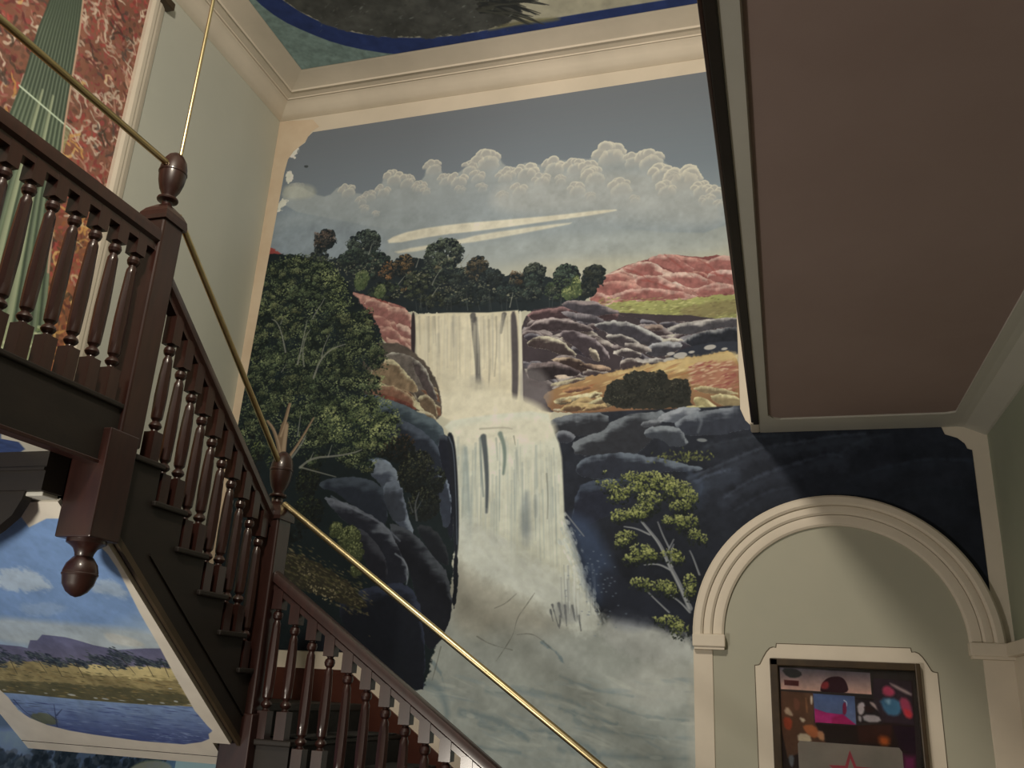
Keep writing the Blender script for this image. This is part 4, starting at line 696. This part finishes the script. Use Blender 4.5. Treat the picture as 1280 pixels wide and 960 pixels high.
# ------------------------------------------------------------------ newels
def newel(label, x, y, zcap, zbase, dy=0):
    n = empty('newel_post', (x,y,zbase), label, 'newel post'); h = .066
    bm = bmesh.new(); box(bm, (x-h,y-h,zbase+.40),(x+h,y+h,zcap-.10),.010); obj('shaft', bm, M['wood'], n)
    bm = bmesh.new(); hb = .100; hb = .084; box(bm, (x-hb,y-hb+dy,zbase),(x+hb,y+hb+dy,zbase+.44),.006); obj('lower_block', bm, M['wood'], n)
    bm = bmesh.new(); rows = [(h+.010,-.115),(h+.010,-.095),(h+.006,-.070),(h-.008,-.045),(h-.030,-.022),(h-.040,-.012)]; rs = []
    for r,z in rows: rs.append([bm.verts.new((x+sx*r,y+sy*r,zcap+z)) for sx,sy in ((-1,-1),(1,-1),(1,1),(-1,1))])
    for a,b in zip(rs,rs[1:]):
        for k in range(4): bm.faces.new((a[k],a[(k+1)%4],b[(k+1)%4],b[k]))
    bm.faces.new(rs[0]); bm.faces.new(rs[-1]); obj('cap', bm, M['wood'], n)
    pf = [(.026,-.014),(.022,0),(.024,.010),(.046,.016),(.048,.022),(.046,.028),(.028,.034),(.030,.045),(.046,.075),(.057,.115),(.061,.150),(.061,.156),(.064,.160),(.064,.168),(.061,.172),(.060,.190),(.052,.225),(.036,.252),(.016,.268),(.002,.272)]
    obj('finial', lathe(bmesh.new(), pf, (x,y,zcap), 24), M['wood'], n, True)
    if True:
        pd = [(.075,.002),(.075,-.014),(.060,-.022),(.045,-.034),(.036,-.052),(.034,-.064),(.040,-.070),(.058,-.094),(.066,-.122),(.066,-.128),(.068,-.131),(.068,-.136),(.064,-.142),(.058,-.172),(.040,-.200),(.018,-.215),(.002,-.220)]
        obj('drop_finial', lathe(bmesh.new(), pd[::-1], (x,y+dy,zbase), 24), M['wood'], n, True)
    return n
newel('dark wooden newel post with egg finial and hanging drop at the upper landing', XS-.02, Y1-.015, 2.035, .485, -.055)
newel('dark wooden newel post with egg finial at the corner below the big painted tree', XS, YC, .925, -.60)
# ------------------------------------------------------------------ stairs
fB = empty('staircase', (XS,3.5,0), 'dark upper stair flight with painted underside running along the left wall', 'staircase')
def stepsB():
    for k in range(6):
        z = ZL1-RISE*(k+1); ya = Y1+.02+RB*k; yb = N1+RB*k
        obj('tread', bx((XL+.01,ya-.02,z-.026),(XS+.045,yb+.012,z),.007), M['wood_dark'], fB)
        obj('riser', bx((XL+.01,ya-.01,z-.002),(XS,ya+.012,z+RISE-.026)), M['carpet'], fB)
    obj('riser', bx((XL+.01,Y1+.02+RB*6-.01,ZL2),(XS,Y1+.02+RB*6+.01,ZL2+RISE-.026)), M['carpet'], fB)
stepsB()
sof = lambda y: .464-.726*(y-3.018)
pts = [(Y1-.05,sof(Y1-.05)+.0)]
top = [(Y1-.05,ZL1-.01)]
for k in range(6):
    z = ZL1-RISE*(k+1)-.026; ya = Y1+.02+RB*k; yb = Y1+.02+RB*(k+1); top += [(ya,top[-1][1]),(ya,z)]
top += [(Y1+.02+RB*6,top[-1][1]),(Y1+.02+RB*6,ZL2-.02),(YC+.02,ZL2-.02)]
low = [(YC+.02,sof(YC+.02)),(Y1-.05,sof(Y1-.05))]
obj('outer_string', prism(bmesh.new(), [(XS-.02,y,z) for y,z in top+low], (.045,0,0)), M['wood_dark'], fB)
# bead along the lower edge of the string
obj('string_bead', sweep(bmesh.new(), [(-.006,-.012),(.012,-.012),(.012,.022),(-.006,.022)], (XS+.025,Y1-.03,sof(Y1-.03)), (XS+.025,YC,sof(YC)), (1,0,0)), mat('olive_brown_bead',(.05,.035,.018),(.08,.055,.03),6,.5), fB)
obj('string_line', sweep(bmesh.new(), [(0,-.003),(.008,-.003),(.008,.006),(0,.006)], (XS+.025,Y1+.25,sof(Y1+.25)+.13), (XS+.025,YC,sof(YC)+.13), (1,0,0)), M['wood_dark'], fB)
# painted soffit of the flight
y0s, y1s = 2.78, 4.20; ln = math.hypot(1,.726); Vd = np.array((0,-1,.726))/ln
def paint_soffit():
    S = Paint((XL,y1s,sof(y1s)),(1,0,0),Vd,XS-XL,(y1s-y0s)*ln,330,(186,172,148)); k = S.k = 330/285*1.0
    I = [(-120,640),(-120,560),(0,600),(40,655),(62,644),(108,644),(118,668),(138,688),(150,706),(178,762),(200,800),(222,842),(246,884),(262,903),(268,909),(263,913),(264,919),(254,923),(232,926),(180,922),(120,914),(90,909),(62,902),(40,893),(26,884),(14,868),(0,855),(-60,800),(-120,740)]
    S.poly(I, (104,125,151), feather=1.2, sm=0, vary=.03, col2=(150,160,160), ang=0)
    m0 = S.c.copy()
    S.poly([(-150,520),(180,600),(210,800),(-150,780)], (104,126,154), feather=30, alpha=.9, vary=.04)
    S.poly([(-20,765),(60,772),(215,786),(240,815),(-20,800)], (156,158,148), feather=14, alpha=.75)
    for p,a in [([(0,708),(20,706),(45,708),(62,722),(72,732),(50,734),(20,734),(0,730)],.85),([(120,722),(140,720),(158,728),(165,745),(140,740),(118,736)],.7),([(25,752),(60,748),(90,752),(70,764),(35,766)],.3),([(-30,700),(0,712),(0,735),(-30,740)],.7)]: S.poly(p,(164,168,162),feather=10,alpha=a*.8,rag=7)
    S.poly([(130,785),(160,790),(185,800),(180,806),(140,800)], (176,170,152), feather=6, alpha=.7)
    S.poly([(-40,800),(0,801),(30,804),(38,806),(41,796),(50,796),(56,789),(66,790),(84,792),(100,796),(120,802),(150,808),(185,806),(215,806),(230,832),(180,834),(60,828),(-40,830)], (86,85,104), feather=1.2, sm=0, vary=.07, col2=(102,96,106))
    S.poly([(-40,822),(60,822),(110,826),(160,829),(222,830),(248,880),(240,882),(100,874),(-40,866)], (134,118,78), feather=2, sm=0, vary=.12, rag=3)
    S.poly([(100,826),(150,828),(222,830),(232,846),(190,846),(140,840),(104,838)], (186,166,112), feather=3, alpha=.85, rag=3)
    S.poly([(-40,846),(60,848),(140,854),(240,862),(248,880),(140,874),(0,864),(-40,862)], (76,72,50), feather=4, alpha=.85, rag=4)
    for i in range(620):
        x = random.uniform(-30,240); y = 838+random.uniform(-8,26)+x*.05; c = S.P([(x,y)])[0]; S.dab(c[0],c[1],random.uniform(2,9)*k,random.uniform(.5,1.4)*k,.08+random.uniform(-.1,.2),random.choice([(110,92,56),(80,72,46),(150,132,86),(62,60,42),(128,104,62),(96,88,52)]),.7)
    for x,y in [(92,864),(122,868),(155,871),(178,870),(205,874),(222,872),(240,876),(60,862),(30,860),(8,858),(134,869),(190,876),(70,858),(215,856),(228,850)]:
        c = S.P([(x,y)])[0]; S.dab(c[0],c[1],random.uniform(3,8)*k,random.uniform(1.2,2.4)*k,.08,(166,164,150),.85)
    for x0,y0,L,h in [(-20,812,30,12),(5,812,26,12),(36,812,34,11),(62,818,24,9),(88,820,26,8),(112,816,48,13),(140,812,42,12),(176,820,24,7),(200,822,18,6)]:
        for i in range(int(L*5)):
            t = random.random(); c = S.P([(x0+L*t+random.gauss(0,2), y0+t*h+random.gauss(0,h*.28))])[0]
            S.dab(c[0],c[1],random.uniform(1.5,5)*k,random.uniform(.8,1.8)*k,.45,random.choice([(44,50,56),(58,62,62),(74,80,76),(36,40,46)]),.85)
        S.stroke([(x0+L*.35,y0+h*.5),(x0+L*.75,y0+h+14)], 1.4, .8, (50,44,38), alpha=.85)
    S.poly([(-60,858),(0,861),(40,864),(100,870),(180,876),(248,879),(268,905),(266,922),(230,928),(150,920),(90,912),(40,895),(0,856)], (128,146,166), feather=1.5, sm=0, vary=.05, col2=(62,69,102))
    for i in range(520):
        x = random.uniform(0,268); y = 866+random.uniform(4,52)+x*.03; c = S.P([(x,y)])[0]; v = (y-866)/50
        S.dab(c[0],c[1],random.uniform(4,16)*k,random.uniform(.6,1.6)*k,.07,random.choice([(52,60,98),(66,78,114),(104,120,144),(138,150,164),(58,62,100)]) if x>60 else random.choice([(60,70,112),(54,60,72),(80,92,120)]),.45)
    S.poly([(40,890),(52,886),(70,890),(78,902),(60,902),(46,897)], (92,92,62), feather=4, alpha=.8, rag=4); 
    for p in [[(74,904),(72,890),(70,876)],[(72,895),(62,886)],[(73,890),(80,882)],[(20,870),(34,886),(56,900)]]: S.stroke(p, 2.4, 1, (44,50,72), alpha=.7)
    for i in range(40):
        c = S.P([(random.uniform(190,250),random.uniform(912,922))])[0]; S.dab(c[0],c[1],4,1,.1,(140,150,176),.5)
    # clean border again outside the picture outline
    b = (0,0,S.W,S.H); p = S.P(I); d = S.sdf(p,b); al = np.clip(.5-d/1.6,0,1); S.put(b, al, (np.array((188,174,150))/255)*(1+(S.n2-.5)*.08)[...,None])
    S.finish('soffit_painting', .5, (.62,.55,.45)); return S
SP = paint_soffit()
sp = SP.panel('painted_soffit', [(XL,y0s,sof(y0s)),(-2.715,y0s,sof(y0s)),(-2.715,2.88,sof(2.88)),(XS,2.88,sof(2.88)),(XS,4.05,sof(4.05)),(-2.70,4.05,sof(4.05)),(-2.70,y1s,sof(y1s)),(XL,y1s,sof(y1s))], .02, fB, -1 if SP.N[2]>0 else 1)
sp['label'] = 'blue lake and hills painting on the stair underside inside a cream border'
# flight C
fC = empty('staircase', (-2.0,YC,-.6), 'dark carpeted lower stair flight along the waterfall wall behind its balustrade', 'staircase')
XC0 = XS+.03
for k in range(8):
    z = ZL2-RISE*(k+1); xa = XC0+RC*k; xb = XC0+RC*(k+1)
    obj('tread', bx((xa-.02,YC-.045,z-.028),(xb+.015,YB-.02,z),.007), M['wood_dark'], fC)
    obj('riser', bx((xa-.01,YC,z-.002),(xa+.012,YB-.02,z+RISE-.028)), M['carpet'], fC)
    if k<7: obj('carpet_runner', bx((xa+.012,YC+.15,z),(xb+.020,YB-.12,z+.008),.003), M['carpet'], fC)
obj('riser', bx((XC0+RC*8-.01,YC,ZF),(XC0+RC*8+.012,YB-.02,ZL2-8*RISE-.028)), M['carpet'], fC)
top = [(XS-.06,ZL2-.025)]
for k in range(8): top += [(XC0+RC*k,top[-1][1]),(XC0+RC*k,ZL2-RISE*(k+1)-.028)]
top += [(XC0+RC*8,top[-1][1])]
obj('outer_string', prism(bmesh.new(), [(x,YC-.022,z) for x,z in top+[(XC0+RC*8,ZF+.01),(XS-.06,ZF+.01)]], (0,.044,0)), M['wood_dark'], fC)
# half landing between the flights and its skirting
lh = empty('half_landing', (XL+.67,4.8,ZL2-.1), 'dark corner half landing between the two stair flights', 'landing')
obj('deck', bx((XL+.005,YC+.02,ZL2-.04),(XS+.045,YB-.02,ZL2),.006), M['wood_dark'], lh); obj('edge_beam', bx((XL+.005,YC-.02,ZL2-.26),(XS-.05,YC+.02,ZL2-.04)), M['wood_dark'], lh)
sk = [(XL,ZL2),(XL,.088),(-2.74,.088),(-.75,.088-.69*1.99),(-.75,ZF),(XL,ZF)]
tag(obj('baseboard_back', prism(bmesh.new(), [(x,YB-.018,z) for x,z in [(XL,ZL2-.05),(XL,.088),(-2.74,.088),(-.62,.088-.69*2.12),(-.62,ZF),(-1.2,ZF)]], (0,.018,0)), M['redwood']), kind='structure')
# ------------------------------------------------------------------ upper landing (left), its beam, its painted underside
ul = empty('upper_landing', (XS-.6,2.0,1.0), 'dark timber edge and floor of the upper landing at far left', 'landing')
obj('deck', bx((XL+.005,-1.0,.98),(XS-.03,Y1+.01,ZL1)), M['wood_dark'], ul)
obj('edge_string', bx((XS-.03,-1.0,.785),(XS+.025,Y1-.08,1.035)), M['wood_dark'], ul)
obj('top_moulding', bx((XS-.035,-1.0,1.022),(XS+.038,Y1-.08,1.045),.006), M['wood_dark'], ul)
obj('bottom_moulding', bx((XS-.03,-1.0,.775),(XS+.034,Y1-.08,.792),.004), M['wood'], ul)
obj('trimmer_beam', bx((XL+.005,2.665,.645),(XS-.105,2.775,.80)), M['wood_dark'], ul)
obj('beam_bead', bx((XL+.005,2.655,.722),(XS-.105,2.667,.734)), M['wood_dark'], ul)
tb = obj('beam_strip', bx((-2.83,2.69,.628),(XS-.12,2.77,.645),.004), M['border'], ul); tb['label'] = 'short pale strip under the beam'
br = [(-2.795,.66),(-2.803,.614),(-2.833,.551),(-2.895,.498),(-2.99,.44),(-3.14,.37),(-3.35,.28),(-3.60,.20),(-3.935,.13),(-3.935,.66)]
obj('arched_bracket', prism(bmesh.new(), [(x,2.68,z) for x,z in br], (0,.045,0)), M['wood_dark'], ul)
def paint_under():
    U = Paint((XL,.6,.80),(1,0,0),(0,1,0),1.34,2.07,200,(186,172,150)); k=U.k=1
    U.poly([(-600,250),(0,540),(0,548),(22,552),(30,561),(22,566),(0,566),(-600,600)], (52,64,98), feather=1, sm=0, vary=.15, col2=(84,98,126)); U.finish('landing_soffit_painting', .5); return U
UP = paint_under(); u_ = UP.panel('painted_soffit', [(XL+.005,.6,.80),(XS-.03,.6,.80),(XS-.03,2.665,.80),(XL+.005,2.665,.80)], .18, ul, 1 if UP.N[2]>0 else -1)
u_['label'] = 'white bordered blue painting under the landing'
# lower wall picture behind the stair foot
def paint_lower():
    K = Paint((XL,YB,-1.6),(0,-1,0),(0,0,1),4.0,1.7,200,(60,74,92)); k=K.k=1.2
    K.poly([(-40,900),(100,926),(200,926),(300,940),(300,990),(-40,990)], (84,100,128), feather=6, vary=.05)
    for i in range(70):
        x = random.uniform(-60,200); h = random.uniform(14,40); y = 968+random.uniform(-4,10)
        for j in range(26): c = K.P([(x+random.gauss(0,4), y-random.random()*h)])[0]; K.dab(c[0],c[1],random.uniform(1.5,4)*k,random.uniform(1.5,5)*k,1.5,random.choice([(38,48,58),(52,62,70),(30,38,46),(66,74,82)]),.75)
    K.poly([(165,956),(190,949),(215,955),(215,975),(150,975)], (150,148,112), feather=3); K.finish('lower_wall_mural', .6, (.26,.24,.20)); return K
KP = paint_lower()
tag(KP.panel('lower_wall_mural', [(XL,YB-.001,-1.55),(XL,1.6,-1.55),(XL,1.6,.05),(XL,YB-.001,.05)], .004, None, 1 if KP.N[0]>0 else -1), 'dark blue misty forest mural on the left wall under the stairs', 'mural')
K2 = Paint((XL,YB,-1.6),(1,0,0),(0,0,1),1.25,1.46,240,(132,152,172)); K2.k = 1.3
K2.poly([(190,930),(225,934),(236,942),(225,950),(200,950),(188,944)], (70,66,50), feather=3, rag=4); K2.poly([(196,948),(214,948),(212,1010),(196,1010)], (176,160,138), feather=1.5)
for i in range(60):
    c = K2.P([(random.gauss(208,12),random.gauss(940,3))])[0]; K2.dab(c[0],c[1],4,2,.2,random.choice([(52,50,38),(92,86,62),(70,66,48)]),.8)
for q in ((198,948),(213,948)):
    c = K2.P([q])[0]; K2.dab(c[0],c[1],3,2.5,0,(200,194,176),.9)
K2.finish('tree_mural', .6, (.45,.40,.34))
tag(K2.panel('small_tree_mural', [(XL+.005,YB,-1.55),(XS-.12,YB,-1.55),(XS-.12,YB,-.19),(XL+.005,YB,-.19)], .004, None, 1 if K2.N[1]<0 else -1), 'pale blue sky mural with a pale tree trunk below the corner landing', 'mural')
# ------------------------------------------------------------------ brass rails
def brass(p0, p1, r, label):
    bm = tube(bmesh.new(), p0, p1, r, 16); o = obj('brass_rail', bm, M['brass'], None, True); tag(o, label, 'brass rail')
brass((XS-.02,.9,2.203), (XS-.02,Y1-.045,2.222), .0155, 'dull brass safety rail above the level landing balustrade')
brass((XS,Y1+.05,2.010), (XS,YC-.03,1.118), .0155, 'dull brass rail falling steeply between the two newel posts')
brass((XS+.045,YC,.902), (-.62,YC,-.405), .0165, 'bright brass rail crossing the waterfall down to the right')
o = obj('brass_rod', tube(bmesh.new(), (XS-.01,Y1,2.29), (XS+.0,Y1,ZC-.05), .0085, 12), M['brass'], None, True); tag(o, 'thin upright brass rod rising from the egg finial to the ceiling', 'brass rod')
# ------------------------------------------------------------------ gallery over the viewer, right
gx0, gx1 = -.118, XR; gy0 = -2.5
ga = empty('gallery', (.5,2,ZS), 'mauve panelled underside of the gallery filling the upper right', 'gallery')
def slab(name, x0,x1,y0,y1,z0,z1,m,b=0): return obj(name, bx((x0,y0,z0),(x1,y1,z1),b), m, ga)
slab('deck', gx0+.035, gx1, gy0, YB, ZS+.012, ZS+.20, M['pink'])
obj('mauve_panel', prism(bmesh.new(), [(-.025,gy0,ZS+.006),(-.025,5.16,ZS+.006),(.0,5.215,ZS+.006),(.04,5.235,ZS+.006),(.93,5.235,ZS+.006),(.99,5.215,ZS+.006),(1.025,5.15,ZS+.006),(1.025,gy0,ZS+.006)], (0,0,.008)), M['pink'], ga)
slab('border', gx0+.035, -.028, gy0, YB-.001, ZS-.004, ZS+.012, M['border'])
slab('border', .985, gx1, gy0, YB-.001, ZS-.004, ZS+.012, M['border'])
bm = bmesh.new(); prism(bm, [(-.028,5.15,ZS-.004),(.0,5.21,ZS-.004),(.04,5.238,ZS-.004),(.93,5.238,ZS-.004),(.985,5.215,ZS-.004),(.985,YB-.001,ZS-.004),(-.028,YB-.001,ZS-.004)], (0,0,.014)); obj('border', bm, M['border'], ga)
obj('panel_joint', bx((-.030,gy0,ZS-.005),(-.025,5.15,ZS+.008)), M['lineg'], ga)
bm = bmesh.new(); prism(bm, [(gx1,gy0,ZS-.06),(gx1-.012,gy0,ZS-.058),(gx1-.07,gy0,ZS-.03),(gx1-.12,gy0,ZS-.008),(gx1-.165,gy0,ZS-.003),(gx1-.165,gy0,ZS),(gx1,gy0,ZS)], (0,YB-gy0-.001,0)); obj('cove', bm, M['border'], ga)
fb = slab('fascia_board', gx0, gx0+.034, gy0, 5.30, ZS-.012, ZS+.30, M['wood_dark'], .004); fb['label'] = 'dark timber fascia edge'
slab('fascia_bead', gx0-.012, gx0+.002, gy0, 5.28, ZS-.006, ZS+.03, M['wood'], .004)
# hidden upper storey edge of the gallery: pale cap and corbel at the wall
slab('corbel', gx0-.02, gx0+.035, 5.30, YB-.001, ZS-.004, ZS+.16, M['cream'], .01)
